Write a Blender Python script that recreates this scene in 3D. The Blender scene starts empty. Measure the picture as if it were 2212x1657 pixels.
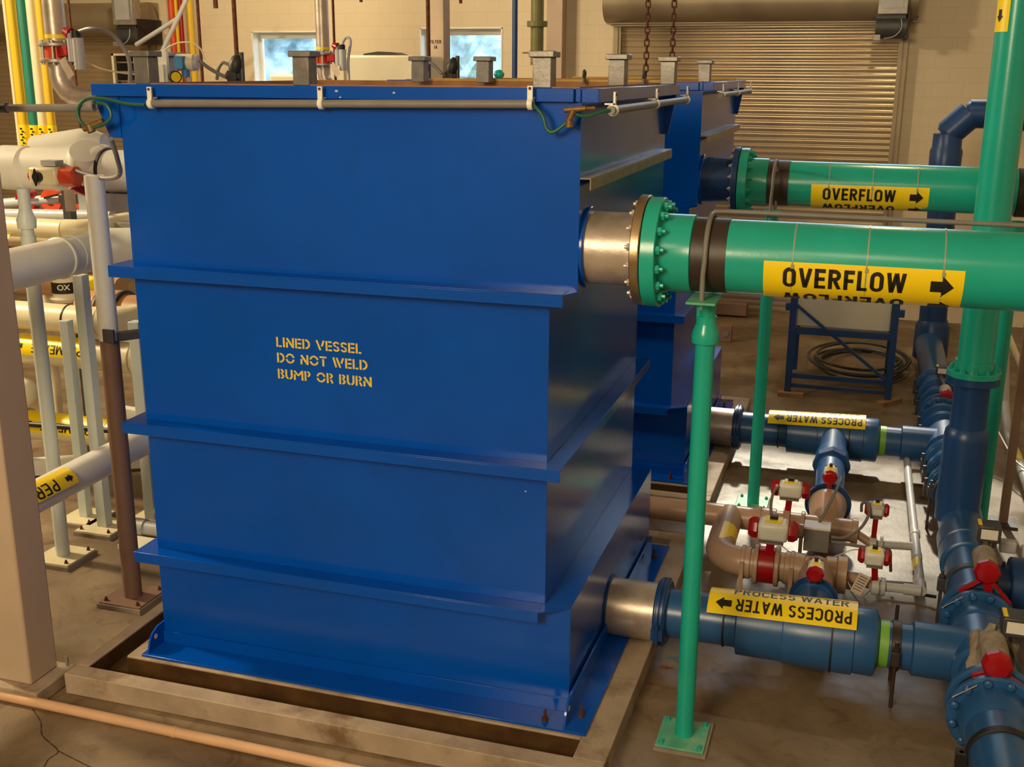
import bpy, bmesh, math, random
from mathutils import Vector, Matrix
random.seed(7)
PI = math.pi
COL = bpy.context.scene.collection
sc = bpy.context.scene

# ------------------------------------------------------------------ camera
YAW, PITCH, ROLL = math.radians(-17.469), math.radians(15.542), math.radians(0.308)
fwd = Vector((math.sin(YAW)*math.cos(PITCH), math.cos(YAW)*math.cos(PITCH), -math.sin(PITCH)))
rgt = Vector((math.cos(YAW), -math.sin(YAW), 0)); upv = rgt.cross(fwd)
r2 = math.cos(ROLL)*rgt + math.sin(ROLL)*upv; u2 = math.cos(ROLL)*upv - math.sin(ROLL)*rgt
cam_d = bpy.data.cameras.new('camera'); cam = bpy.data.objects.new('camera', cam_d); COL.objects.link(cam)
cam_d.sensor_width = 36.0; cam_d.lens = 36.0*2427.26/2212.0; cam_d.clip_end = 200; cam_d.clip_start = 0.05
M = Matrix((r2, u2, -fwd)).transposed().to_4x4(); M.translation = Vector((3.8897, -5.3003, 3.5258))
cam.matrix_world = M
sc.camera = cam

# ------------------------------------------------------------------ view, world, sun, lamps
sc.view_settings.view_transform = 'Standard'; sc.view_settings.look = 'None'
sc.view_settings.gamma = 1.0; sc.view_settings.exposure = 0.0; sc.view_settings.use_curve_mapping = False
w = bpy.data.worlds.new('daylight'); sc.world = w; w.use_nodes = True
bg = w.node_tree.nodes['Background']; bg.inputs[0].default_value = (0.60, 0.78, 1.0, 1); bg.inputs[1].default_value = 5.0

def lamp(kind, name, loc, energy, col, **k):
    d = bpy.data.lights.new(name, kind); d.energy = energy; d.color = col
    for a, b in k.items():
        if a not in ('aim',): setattr(d, a, b)
    o = bpy.data.objects.new(name, d); COL.objects.link(o); o.location = loc
    aim = k.get('aim')
    if aim is not None:
        o.rotation_euler = (Vector(aim)-Vector(loc)).to_track_quat('-Z', 'Y').to_euler()
    return o
# low sun through the added high opening in the back wall
lamp('SUN', 'sun', (4, 20, 12), 4.0, (1.0, 0.91, 0.70), angle=math.radians(2.5), aim=(4+0.12*15, 20-15, 12-15*0.75))
WARM = (1.0, 0.80, 0.50)
for (x, y, z, e, r, aim) in [(4.1, 6.5, 6.6, 55, 0.40, (4.1, 6.5, 0)), (-4.2, 7.6, 7.2, 260, 0.8, (-4.2, 10.5, 2.2)), (-7.6, 1.2, 6.2, 760, 0.9, (-2.4, 2.4, 1.6)),
                             (1.0, -8.2, 5.2, 520, 2.6, (1.4, 0, 2.6)), (3.9, -7.0, 6.5, 60, 1.5, (4.6, 1.0, 0.5))]:  # broad soft key and weaker fill, added behind the camera, no fixtures there
    lamp('AREA', 'high_bay_and_fill_light', (x, y, z), e, WARM, shape='DISK', size=r, aim=aim)

# ------------------------------------------------------------------ materials
MATS = {}
def mat(name, col, rough=0.5, metal=0.0, var=0.12, vscale=3.0, bump=0.0, bscale=60.0, emit=None, coat=0.0, stain=None, stain_scale=2.0, stain_amt=0.5, spec=0.5):
    if name in MATS: return MATS[name]
    m = bpy.data.materials.new(name); m.use_nodes = True
    nt = m.node_tree; b = nt.nodes['Principled BSDF']
    b.inputs['Specular IOR Level'].default_value = spec; b.inputs['Roughness'].default_value = rough; b.inputs['Metallic'].default_value = metal
    if coat: b.inputs['Coat Weight'].default_value = coat; b.inputs['Coat Roughness'].default_value = 0.12
    tc = nt.nodes.new('ShaderNodeTexCoord')
    n = nt.nodes.new('ShaderNodeTexNoise'); n.inputs['Scale'].default_value = vscale; n.inputs['Detail'].default_value = 6
    nt.links.new(tc.outputs['Object'], n.inputs['Vector'])
    r = nt.nodes.new('ShaderNodeValToRGB')
    r.color_ramp.elements[0].position = 0.3; r.color_ramp.elements[1].position = 0.7
    r.color_ramp.elements[0].color = tuple(c*(1-var) for c in col)+(1,)
    r.color_ramp.elements[1].color = tuple(min(1, c*(1+var)) for c in col)+(1,)
    nt.links.new(n.outputs['Fac'], r.inputs['Fac']); out = r.outputs['Color']
    if stain:
        n2 = nt.nodes.new('ShaderNodeTexNoise'); n2.inputs['Scale'].default_value = stain_scale; n2.inputs['Detail'].default_value = 8; n2.inputs['Roughness'].default_value = 0.65
        nt.links.new(tc.outputs['Object'], n2.inputs['Vector'])
        r2_ = nt.nodes.new('ShaderNodeValToRGB'); r2_.color_ramp.elements[0].position = 0.52; r2_.color_ramp.elements[1].position = 0.68
        r2_.color_ramp.elements[1].color = (stain_amt,)*3+(1,)
        nt.links.new(n2.outputs['Fac'], r2_.inputs['Fac'])
        mx = nt.nodes.new('ShaderNodeMix'); mx.data_type = 'RGBA'
        nt.links.new(r2_.outputs['Color'], mx.inputs[0]); nt.links.new(out, mx.inputs[6]); mx.inputs[7].default_value = tuple(stain)+(1,)
        out = mx.outputs[2]
    nt.links.new(out, b.inputs['Base Color'])
    if emit: b.inputs['Emission Color'].default_value = tuple(emit)+(1,); b.inputs['Emission Strength'].default_value = 1
    if bump:
        n3 = nt.nodes.new('ShaderNodeTexNoise'); n3.inputs['Scale'].default_value = bscale; n3.inputs['Detail'].default_value = 4
        nt.links.new(tc.outputs['Object'], n3.inputs['Vector'])
        bp = nt.nodes.new('ShaderNodeBump'); bp.inputs['Strength'].default_value = bump; bp.inputs['Distance'].default_value = 0.01
        nt.links.new(n3.outputs['Fac'], bp.inputs['Height']); nt.links.new(bp.outputs['Normal'], b.inputs['Normal'])
    MATS[name] = m; return m

BLUE = mat('blue_tank_enamel', (0.0, 0.072, 0.46), 0.17, 0, 0.08, 1.2, 0.02, 90, spec=0.36, stain=(0.0, 0.06, 0.34), stain_scale=3.5, stain_amt=0.35)
BLUEP = mat('blue_pipe_paint', (0.020, 0.095, 0.27), 0.30, 0, 0.12, 4, 0.03, 60)
BLUED = mat('dark_blue_paint', (0.008, 0.05, 0.18), 0.35, 0, 0.12, 4, 0.03, 60)
GREEN = mat('green_pipe_paint', (0.012, 0.39, 0.31), 0.24, 0, 0.08, 3, 0.03, 60)
GREENP = mat('pale_green_plate_paint', (0.10, 0.42, 0.27), 0.5, 0, 0.15, 9, 0.1, 80, stain=(0.36, 0.42, 0.30), stain_scale=9, stain_amt=0.8)
STEEL = mat('stainless_steel', (0.50, 0.42, 0.36), 0.36, 0.5, 0.22, 5, 0.08, 40, stain=(0.25, 0.18, 0.12), stain_scale=6, stain_amt=0.4)
BRONZE = mat('tarnished_flange_steel', (0.42, 0.30, 0.18), 0.32, 0.85, 0.25, 8, 0.05, 40)
GALV = mat('galvanised_steel', (0.36, 0.34, 0.31), 0.45, 0.5, 0.15, 10, 0.05, 60)
GALD = mat('weathered_galvanised', (0.20, 0.185, 0.17), 0.4, 0.5, 0.2, 14, 0.08, 60)
GREY = mat('grey_plastic', (0.19, 0.175, 0.165), 0.5, 0, 0.1, 8)
GREYL = mat('light_grey_pvc', (0.45, 0.45, 0.46), 0.4, 0, 0.08, 5)
GREYD = mat('dark_grey_metal', (0.07, 0.07, 0.075), 0.45, 0.3, 0.15, 8)
BLACK = mat('black_rubber', (0.012, 0.010, 0.010), 0.5, 0, 0.2, 10, 0.05, 40)
BROWNB = mat('brown_black_rubber', (0.035, 0.022, 0.018), 0.45, 0, 0.3, 6, 0.05, 30)
YELL = mat('yellow_marker', (0.95, 0.70, 0.008), 0.35, 0, 0.03, 3)
YELLP = mat('yellow_pipe_paint', (0.75, 0.47, 0.015), 0.35, 0, 0.06, 3)
INK = mat('black_ink', (0.012, 0.010, 0.008), 0.5, 0, 0.05, 3)
STENC = mat('yellow_stencil_paint', (0.72, 0.52, 0.06), 0.6, 0, 0.15, 40)
RED = mat('red_enamel', (0.34, 0.004, 0.008), 0.3, 0, 0.12, 8)
REDO = mat('orange_red_paint', (0.65, 0.07, 0.02), 0.35, 0, 0.1, 8)
WHITE = mat('white_paint', (0.78, 0.77, 0.70), 0.38, 0, 0.05, 4, 0.02, 50)
WHITEC = mat('cool_white_post_paint', (0.56, 0.62, 0.60), 0.4, 0, 0.05, 4, 0.02, 50)
CREAMP = mat('cream_pipe_paint', (0.74, 0.66, 0.44), 0.35, 0, 0.05, 4)
TAN = mat('tan_column_paint', (0.50, 0.38, 0.28), 0.5, 0, 0.06, 3, 0.05, 60)
TANP = mat('tan_pvc', (0.42, 0.27, 0.19), 0.35, 0, 0.08, 4)
BRNP = mat('brown_post_paint', (0.21, 0.12, 0.085), 0.5, 0, 0.1, 4)
ORNP = mat('orange_brown_pvc', (0.48, 0.25, 0.11), 0.35, 0, 0.1, 4)
PINKP = mat('peach_pvc', (0.66, 0.40, 0.24), 0.45, 0, 0.06, 6)
LIMEG = mat('lime_green_band', (0.17, 0.42, 0.05), 0.4, 0, 0.1, 10)
OLIVE = mat('olive_pipe_paint', (0.16, 0.15, 0.045), 0.45, 0, 0.15, 5)
RUST = mat('rusty_steel', (0.11, 0.035, 0.015), 0.7, 0.3, 0.4, 25, 0.2, 80)
BRASS = mat('brass_fitting', (0.20, 0.11, 0.035), 0.5, 0.4, 0.3, 30)
LINER = mat('brown_liner', (0.30, 0.12, 0.03), 0.6, 0, 0.3, 6)
MUST = mat('mustard_trim', (0.45, 0.27, 0.035), 0.5, 0, 0.2, 6)
HOSEG = mat('green_hose', (0.012, 0.10, 0.06), 0.45, 0, 0.1, 10)
WOOD = mat('wood_block', (0.32, 0.17, 0.07), 0.7, 0, 0.2, 12)
CARD = mat('card_tag', (0.62, 0.50, 0.40), 0.7, 0, 0.08, 12)
SKYB = mat('sky_blue_plastic', (0.05, 0.22, 0.50), 0.4, 0, 0.1, 12)
PALEW = mat('white_fibreglass', (0.80, 0.74, 0.55), 0.35, 0, 0.04, 2)
CURT = mat('bare_metal_curtain', (0.42, 0.32, 0.20), 0.20, 0.35, 0.06, 2)
DOORM = mat('tan_door_metal', (0.33, 0.26, 0.17), 0.42, 0.35, 0.08, 2)
CONC = mat('curb_concrete', (0.38, 0.29, 0.21), 0.75, 0, 0.2, 4, 0.25, 40, stain=(0.13, 0.065, 0.025), stain_scale=2.2, stain_amt=0.85)
GROUT = mat('grout', (0.26, 0.22, 0.18), 0.85, 0, 0.2, 8, 0.4, 30)
WET = mat('wet_trench', (0.075, 0.036, 0.012), 0.45, 0, 0.4, 6, 0.3, 20)
LENSG = mat('clear_plastic', (0.30, 0.36, 0.28), 0.2, 0, 0.05, 5)
DUSTB = mat('dusty_blue_steel', (0.20, 0.155, 0.12), 0.35, 0, 0.25, 9, 0.05, 50, stain=(0.03, 0.07, 0.22), stain_scale=7, stain_amt=0.7)
DUSTY = mat('dusty_wrap', (0.30, 0.25, 0.19), 0.8, 0, 0.3, 18, 0.4, 25)

def floor_material():
    m = bpy.data.materials.new('stained_concrete_floor'); m.use_nodes = True; nt = m.node_tree; b = nt.nodes['Principled BSDF']
    tc = nt.nodes.new('ShaderNodeTexCoord')
    def noise(s, d=8, r=.6, dist=0):
        n = nt.nodes.new('ShaderNodeTexNoise'); n.inputs['Scale'].default_value = s; n.inputs['Detail'].default_value = d; n.inputs['Roughness'].default_value = r; n.inputs['Distortion'].default_value = dist
        nt.links.new(tc.outputs['Object'], n.inputs['Vector']); return n.outputs['Fac']
    def ramp(f, *st):
        r = nt.nodes.new('ShaderNodeValToRGB'); e = r.color_ramp.elements
        while len(e) < len(st): e.new(0.5)
        for el, (p, c) in zip(e, st): el.position = p; el.color = tuple(c)+(1,)
        nt.links.new(f, r.inputs['Fac']); return r.outputs['Color']
    base = ramp(noise(1.1, 9, .62, .6), (0.30, (0.10, 0.064, 0.033)), (0.5, (0.185, 0.128, 0.075)), (0.72, (0.30, 0.225, 0.15)))
    spots = ramp(noise(4.5, 6, .6, 1.0), (0.55, (1, 1, 1)), (0.70, (0.62, 0.50, 0.38)))
    mx = nt.nodes.new('ShaderNodeMix'); mx.data_type = 'RGBA'; mx.blend_type = 'MULTIPLY'; mx.inputs[0].default_value = 0.8
    nt.links.new(base, mx.inputs[6]); nt.links.new(spots, mx.inputs[7])
    nt.links.new(mx.outputs[2], b.inputs['Base Color'])
    rr = ramp(noise(2.3), (0.35, (0.32,)*3), (0.65, (0.62,)*3)); nt.links.new(rr, b.inputs['Roughness'])
    bp = nt.nodes.new('ShaderNodeBump'); bp.inputs['Strength'].default_value = 0.15; bp.inputs['Distance'].default_value = 0.01
    nt.links.new(noise(35), bp.inputs['Height']); nt.links.new(bp.outputs['Normal'], b.inputs['Normal'])
    return m
def block_material(name, c1, c2, mortar, axis='XZ'):
    m = bpy.data.materials.new(name); m.use_nodes = True; nt = m.node_tree; b = nt.nodes['Principled BSDF']; b.inputs['Roughness'].default_value = 0.6
    tc = nt.nodes.new('ShaderNodeTexCoord'); sp = nt.nodes.new('ShaderNodeSeparateXYZ'); cb = nt.nodes.new('ShaderNodeCombineXYZ')
    nt.links.new(tc.outputs['Object'], sp.inputs[0])
    nt.links.new(sp.outputs[0 if axis[0] == 'X' else 1], cb.inputs[0]); nt.links.new(sp.outputs[2], cb.inputs[1])
    br = nt.nodes.new('ShaderNodeTexBrick'); nt.links.new(cb.outputs[0], br.inputs['Vector'])
    br.inputs['Scale'].default_value = 1.0; br.inputs['Brick Width'].default_value = 0.4; br.inputs['Row Height'].default_value = 0.2
    br.inputs['Mortar Size'].default_value = 0.006; br.inputs['Color1'].default_value = c1+(1,); br.inputs['Color2'].default_value = c2+(1,); br.inputs['Mortar'].default_value = mortar+(1,)
    nt.links.new(br.outputs['Color'], b.inputs['Base Color'])
    bp = nt.nodes.new('ShaderNodeBump'); bp.inputs['Strength'].default_value = 0.3; bp.inputs['Distance'].default_value = 0.006; bp.invert = True
    nt.links.new(br.outputs['Fac'], bp.inputs['Height']); nt.links.new(bp.outputs['Normal'], b.inputs['Normal'])
    return m
CRACKS = [[(-0.42, -0.70), (-0.283, -0.796), (-0.18, -0.906), (-0.007, -0.996), (-0.003, -1.075), (0.021, -1.14), (0.06, -1.3)], [(-0.007, -0.996), (0.125, -1.033), (0.3, -1.08)]]
SPOTS = [(2.943, 0.885, 0.028, 1, 'r'), (2.889, 0.669, 0.02, 2, 'r'), (2.97, 1.02, 0.035, 3, 'b'), (3.01, 0.98, 0.02, 5, 'b')]
FLOOR = floor_material()
BLOCK = block_material('painted_block', (0.67, 0.56, 0.39), (0.68, 0.57, 0.40), (0.63, 0.525, 0.365))
BLOCKS = block_material('painted_block_side', (0.66, 0.56, 0.40), (0.68, 0.58, 0.42), (0.58, 0.49, 0.35), 'YZ')
CEIL = mat('ceiling_paint', (0.55, 0.50, 0.42), 0.8)
GLASS = bpy.data.materials.new('window_glass'); GLASS.use_nodes = True
_nt = GLASS.node_tree; _nt.nodes.remove(_nt.nodes['Principled BSDF'])
_tr = _nt.nodes.new('ShaderNodeBsdfTransparent'); _gl = _nt.nodes.new('ShaderNodeBsdfGlossy'); _gl.inputs['Roughness'].default_value = 0.02
_fr = _nt.nodes.new('ShaderNodeFresnel'); _fr.inputs['IOR'].default_value = 1.3; _mx = _nt.nodes.new('ShaderNodeMixShader')
_nt.links.new(_fr.outputs[0], _mx.inputs[0]); _nt.links.new(_tr.outputs[0], _mx.inputs[1]); _nt.links.new(_gl.outputs[0], _mx.inputs[2]); _nt.links.new(_mx.outputs[0], _nt.nodes['Material Output'].inputs['Surface'])

# ------------------------------------------------------------------ mesh helpers
def frame(axis):
    a = Vector(axis).normalized(); h = Vector((0, 0, 1)) if abs(a.z) < 0.9 else Vector((0, 1, 0))
    x = h.cross(a).normalized(); return a, x, a.cross(x)
class MB:
    def __init__(s): s.v = []; s.f = []
    def add(s, v, f):
        o = len(s.v); s.v += [Vector(p) for p in v]; s.f += [tuple(i+o for i in q) for q in f]; return s
    def box(s, lo, hi):
        x0, y0, z0 = lo; x1, y1, z1 = hi
        return s.add([(x0, y0, z0), (x1, y0, z0), (x1, y1, z0), (x0, y1, z0), (x0, y0, z1), (x1, y0, z1), (x1, y1, z1), (x0, y1, z1)],
                     [(0, 3, 2, 1), (4, 5, 6, 7), (0, 1, 5, 4), (1, 2, 6, 5), (2, 3, 7, 6), (3, 0, 4, 7)])
    def obox(s, c, size, R):
        a, b, d = [Vector(x)*h/2 for x, h in zip(R, size)]; c = Vector(c)
        v = [c+i*a+j*b+k*d for k in (-1, 1) for j in (-1, 1) for i in (-1, 1)]
        return s.add(v, [(0, 2, 3, 1), (4, 5, 7, 6), (0, 1, 5, 4), (1, 3, 7, 5), (3, 2, 6, 7), (2, 0, 4, 6)])
    def bar(s, p0, p1, w, h):
        a, x, y = frame(Vector(p1)-Vector(p0)); return s.obox((Vector(p0)+Vector(p1))/2, ((Vector(p1)-Vector(p0)).length, w, h), (a, x, y))
    def lathe(s, o, axis, prof, n=40, caps=True):
        a, x, y = frame(axis); o = Vector(o); v = []; f = []
        for t, r in prof:
            for k in range(n):
                th = 2*PI*k/n; v.append(o+a*t+(x*math.cos(th)+y*math.sin(th))*r)
        for i in range(len(prof)-1):
            for k in range(n):
                k2 = (k+1) % n; f.append((i*n+k, i*n+k2, (i+1)*n+k2, (i+1)*n+k))
        if caps:
            f.append(tuple(reversed(range(n)))); f.append(tuple((len(prof)-1)*n+k for k in range(n)))
        return s.add(v, f)
    def cyl(s, p0, p1, r, n=32, r2=None):
        d = Vector(p1)-Vector(p0); return s.lathe(p0, d, [(0, r), (d.length, r if r2 is None else r2)], n)
    def ring(s, c, axis, r_out, r_in, w, n=40, ch=0.004):
        a = Vector(axis).normalized(); c = Vector(c)-a*w/2
        return s.lathe(c, a, [(0, r_in), (0, r_out-ch), (ch, r_out), (w-ch, r_out), (w, r_out-ch), (w, r_in), (0, r_in)], n, False)
    def tube(s, pts, r, n=12):
        pts = [Vector(p) for p in pts]; v = []; f = []
        t0 = (pts[1]-pts[0]).normalized(); _, x, _ = frame(t0)
        for i, p in enumerate(pts):
            t = (pts[min(i+1, len(pts)-1)]-pts[max(i-1, 0)]).normalized()
            x = (x-t*x.dot(t)).normalized(); y = t.cross(x)
            rr = r[i] if isinstance(r, (list, tuple)) else r
            for k in range(n): th = 2*PI*k/n; v.append(p+(x*math.cos(th)+y*math.sin(th))*rr)
        for i in range(len(pts)-1):
            for k in range(n): k2 = (k+1) % n; f.append((i*n+k, i*n+k2, (i+1)*n+k2, (i+1)*n+k))
        f.append(tuple(reversed(range(n)))); f.append(tuple((len(pts)-1)*n+k for k in range(n)))
        return s.add(v, f)
    def prism(s, poly, o, ux, uy, depth):
        o = Vector(o); ux = Vector(ux); uy = Vector(uy); n = ux.cross(uy).normalized()*depth
        m = len(poly); v = [o+ux*a+uy*b for a, b in poly]; v += [p+n for p in v]
        f = [tuple(reversed(range(m))), tuple(range(m, 2*m))]+[(i, (i+1) % m, m+(i+1) % m, m+i) for i in range(m)]
        return s.add(v, f)
    def bolt(s, p, axis, r=0.016, h=0.014, stud=0.012):
        a = Vector(axis).normalized(); s.lathe(p, a, [(0, r), (h, r)], 6); s.lathe(Vector(p)+a*h, a, [(0, r*.5), (stud, r*.5)], 10); return s
def spline(pts, n=8):
    P = [Vector(p) for p in pts]; P = [2*P[0]-P[1]]+P+[2*P[-1]-P[-2]]; out = []
    for i in range(1, len(P)-2):
        for k in range(n):
            t = k/n; a, b, c, d = P[i-1:i+3]
            out.append(0.5*((2*b)+(c-a)*t+(2*a-5*b+4*c-d)*t*t+(3*b-a-3*c+d)*t**3))
    out.append(P[-2]); return out
def arc_pts(c, a, b, r, t0, t1, n=10):
    c = Vector(c); a = Vector(a); b = Vector(b); return [c+(a*math.cos(t0+(t1-t0)*i/n)+b*math.sin(t0+(t1-t0)*i/n))*r for i in range(n+1)]

def mesh_obj(name, mb, m, base, bev=0, smooth=35, recalc=True):
    me = bpy.data.meshes.new(name); me.from_pydata([tuple(v-base) for v in mb.v], [], mb.f)
    if recalc:
        bm = bmesh.new(); bm.from_mesh(me); bmesh.ops.recalc_face_normals(bm, faces=bm.faces); bm.to_mesh(me); bm.free()
    me.materials.append(m)
    for p in me.polygons: p.use_smooth = True
    me.set_sharp_from_angle(angle=math.radians(smooth))
    o = bpy.data.objects.new(name, me); COL.objects.link(o)
    if bev:
        md = o.modifiers.new('bevel', 'BEVEL'); md.width = bev; md.segments = 2; md.limit_method = 'ANGLE'; md.angle_limit = math.radians(50)
    return o
BASE = {}
class T:
    """a thing: an Empty at its base with its parts as children"""
    def __init__(s, name, label, cat, loc, group=None, kind=None):
        s.o = bpy.data.objects.new(name, None); COL.objects.link(s.o); s.b = Vector(loc); s.o.location = s.b
        s.o.empty_display_size = 0.1
        if kind: s.o['kind'] = kind
        if label: s.o['label'] = label
        if cat: s.o['category'] = cat
        if group: s.o['group'] = group
    def part(s, name, mb, m, parent=None, bev=0, label=None, smooth=35):
        o = mesh_obj(name, mb, m, s.b, bev, smooth); o.parent = parent or s.o
        if label: o['label'] = label
        return o
def single(name, mb, m, label, cat, group=None, kind=None, bev=0, loc=None, smooth=35):
    if loc is None:
        zs = [v.z for v in mb.v]; xs = [v.x for v in mb.v]; ys = [v.y for v in mb.v]
        loc = ((min(xs)+max(xs))/2, (min(ys)+max(ys))/2, min(zs))
    b = Vector(loc); o = mesh_obj(name, mb, m, b, bev, smooth); o.location = b
    if label: o['label'] = label
    if cat: o['category'] = cat
    if group: o['group'] = group
    if kind: o['kind'] = kind
    return o
def struct(name, mb, m, bev=0):
    o = mesh_obj(name, mb, m, Vector((0, 0, 0)), bev); o['kind'] = 'structure'; return o

# curved or flat lettering: plan coordinates (a, s) go to origin + A*a + R*(N cos + B sin)
def bend(O, A, B, R):
    O = Vector(O); A = Vector(A).normalized(); B = Vector(B).normalized(); N = A.cross(B)
    def fn(a, s, lift=0.0):
        r = R(a) if callable(R) else R
        if r is None: return O+A*a+B*s+N*lift
        th = s/r; return O+A*a+(N*math.cos(th)+B*math.sin(th))*(r+lift)
    return fn
def patch(fn, a0, a1, s0, s1, na=10, ns=14, th=0.0015):
    mb = MB(); v = []; f = []
    for l in (0, th):
        for j in range(ns+1):
            for i in range(na+1): v.append(fn(a0+(a1-a0)*i/na, s0+(s1-s0)*j/ns, l))
    W = na+1; H = ns+1; K = W*H
    for j in range(ns):
        for i in range(na):
            q = (j*W+i, j*W+i+1, (j+1)*W+i+1, (j+1)*W+i); f.append(tuple(reversed(q))); f.append(tuple(K+k for k in q))
    edge = [i for i in range(W)]+[j*W+na for j in range(1, H)]+[ns*W+i for i in range(na-1, -1, -1)]+[j*W for j in range(ns-1, 0, -1)]
    for i in range(len(edge)): a, b = edge[i], edge[(i+1) % len(edge)]; f.append((a, b, K+b, K+a))
    return mb.add(v, f)
def text_mesh(s, height, xs=1.0, bold=0.02, spacing=1.0):
    c = bpy.data.curves.new('lettering', 'FONT'); c.body = s; c.size = 1; c.fill_mode = 'FRONT'; c.offset = bold; c.space_character = spacing; c.resolution_u = 4
    o = bpy.data.objects.new('lettering', c); COL.objects.link(o)
    bpy.context.view_layer.update()
    me = bpy.data.meshes.new_from_object(o.evaluated_get(bpy.context.evaluated_depsgraph_get()))
    bpy.data.objects.remove(o); bpy.data.curves.remove(c)
    ys = [v.co.y for v in me.vertices]; xx = [v.co.x for v in me.vertices]
    k = height/(max(ys)-min(ys)); y0 = min(ys); x0 = min(xx)
    for v in me.vertices: v.co.x = (v.co.x-x0)*k*xs; v.co.y = (v.co.y-y0)*k
    return me
def place_plan(me, fn, a0, s0, lift, step=0.015, curved=True):
    bm = bmesh.new(); bm.from_mesh(me)
    ys = [v.co.y for v in bm.verts]
    if curved and ys:
        y = min(ys)+step
        while y < max(ys):
            bmesh.ops.bisect_plane(bm, geom=bm.verts[:]+bm.edges[:]+bm.faces[:], plane_co=(0, y, 0), plane_no=(0, 1, 0)); y += step
        x = min(v.co.x for v in bm.verts)+0.1; xm = max(v.co.x for v in bm.verts)
    mb = MB(); bm.verts.index_update()
    mb.add([fn(a0+v.co.x, s0+v.co.y, lift) for v in bm.verts], [tuple(v.index for v in f.verts) for f in bm.faces])
    w = max(v.co.x for v in bm.verts); bm.free(); return mb, w
def poly_mesh(polys):
    me = bpy.data.meshes.new('plan'); v = []; f = []
    for p in polys: f.append(tuple(range(len(v), len(v)+len(p)))); v += [(a, b, 0) for a, b in p]
    me.from_pydata(v, [], f); return me
def arrow(fn, a, s, L, H, lift, d=1):
    h = H*0.26; P = [(0, -h), (L*.5, -h), (L*.5, -H/2), (L, 0), (L*.5, H/2), (L*.5, h), (0, h)]
    if d < 0: P = [(L-x, y) for x, y in reversed(P)]
    bm_me = poly_mesh([P]); mb, _ = place_plan(bm_me, fn, a, s, lift); return mb
def solid_text(thing, name, s, fn, a, so, height, m, xs=1, bold=0.02, lift=0.0025, width=None, parent=None):
    me = text_mesh(s, height, xs, bold)
    if width:
        wx = max(v.co.x for v in me.vertices)
        for v in me.vertices: v.co.x *= width/wx
    mb, wd = place_plan(me, fn, a, so, lift)
    return thing.part(name, mb, m, parent)

# ------------------------------------------------------------------ building shell
# back wall with two windows, two roll-up doors and an added high opening that lets the sun in
def wall_with_holes(x0, x1, z0, z1, y0, y1, holes):
    mb = MB(); xs = sorted({x0, x1, *[h[0] for h in holes], *[h[1] for h in holes]}); zs = sorted({z0, z1, *[h[2] for h in holes], *[h[3] for h in holes]})
    for i in range(len(xs)-1):
        run = None
        for k in range(len(zs)-1):
            cx = (xs[i]+xs[i+1])/2; cz = (zs[k]+zs[k+1])/2
            if any(h[0] < cx < h[1] and h[2] < cz < h[3] for h in holes):
                if run: mb.box((xs[i], y0, run[0]), (xs[i+1], y1, run[1])); run = None
            else: run = (run[0] if run else zs[k], zs[k+1])
        if run: mb.box((xs[i], y0, run[0]), (xs[i+1], y1, run[1]))
    return mb
W1 = (-6.10, -4.76, 3.28, 4.13); W2 = (-3.10, -1.75, 3.28, 4.17)
D1 = (0.14, 4.12, 0.0, 4.20); D2 = (-12.5, -8.05, 0.0, 4.02)
HI = (0.9, 5.2, 4.95, 7.35)  # opening added out of view above the door, sized to shape the sun patch
struct('wall_back', wall_with_holes(-13, 9, 0, 8, 12.0, 12.3, [W1, W2, D1, D2, HI]), BLOCK)
floor = struct('floor', MB().box((-13, -9, -0.2), (9, 12.3, 0)), FLOOR)
def floor_mark(name, pts, w, m):
    mb = MB(); n = len(pts); v = []; f = []
    for i, (x, y) in enumerate(pts):
        a = Vector(pts[max(i-1, 0)]); b = Vector(pts[min(i+1, n-1)]); d = (b-a).normalized(); ww = w*(0.6+0.5*math.sin(i*2.1)**2)
        for k in (-1, 1): v.append((x-d.y*ww*k, y+d.x*ww*k, 0.0012))
    f = [(2*i, 2*i+1, 2*i+3, 2*i+2) for i in range(n-1)]
    o = mesh_obj(name, mb.add(v, f), m, Vector((0, 0, 0))); o.parent = floor; return o
CRACK = mat('floor_crack', (0.045, 0.028, 0.015), 0.9); RSTAIN = mat('rust_stain', (0.22, 0.055, 0.012), 0.8, 0, 0.4, 30); BSTAIN = mat('blue_paint_scuff', (0.10, 0.14, 0.17), 0.7, 0, 0.3, 20)
for pts in CRACKS: floor_mark('crack', [tuple(p)[:2] for p in spline([(a, b, 0) for a, b in pts], 6)], 0.0045, CRACK)
for (x, y, r, q, m) in SPOTS:
    m = RSTAIN if m == 'r' else BSTAIN
    mb = MB(); P_ = [(r*(1+0.25*math.sin(3*a+q))*math.cos(a)*1.5, r*(0.8+0.25*math.sin(5*a+q))*math.sin(a)*0.8) for a in [2*PI*k/22 for k in range(22)]]
    o = mesh_obj('stain', MB().add([(x+a, y+b, 0.0012) for a, b in P_], [tuple(range(22))]), m, Vector((0, 0, 0))); o.parent = floor
struct('ceiling', MB().box((-13, -9, 8.0), (9, 12.3, 8.2)), CEIL)
struct('wall_left', MB().box((-13.3, -9, 0), (-13, 12.3, 8)), BLOCKS)
struct('wall_right', MB().box((9, -9, 0), (9.3, 12.3, 8)), BLOCKS)
struct('wall_front', MB().box((-13.3, -9.3, 0), (9.3, -9, 8)), BLOCK)
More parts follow.
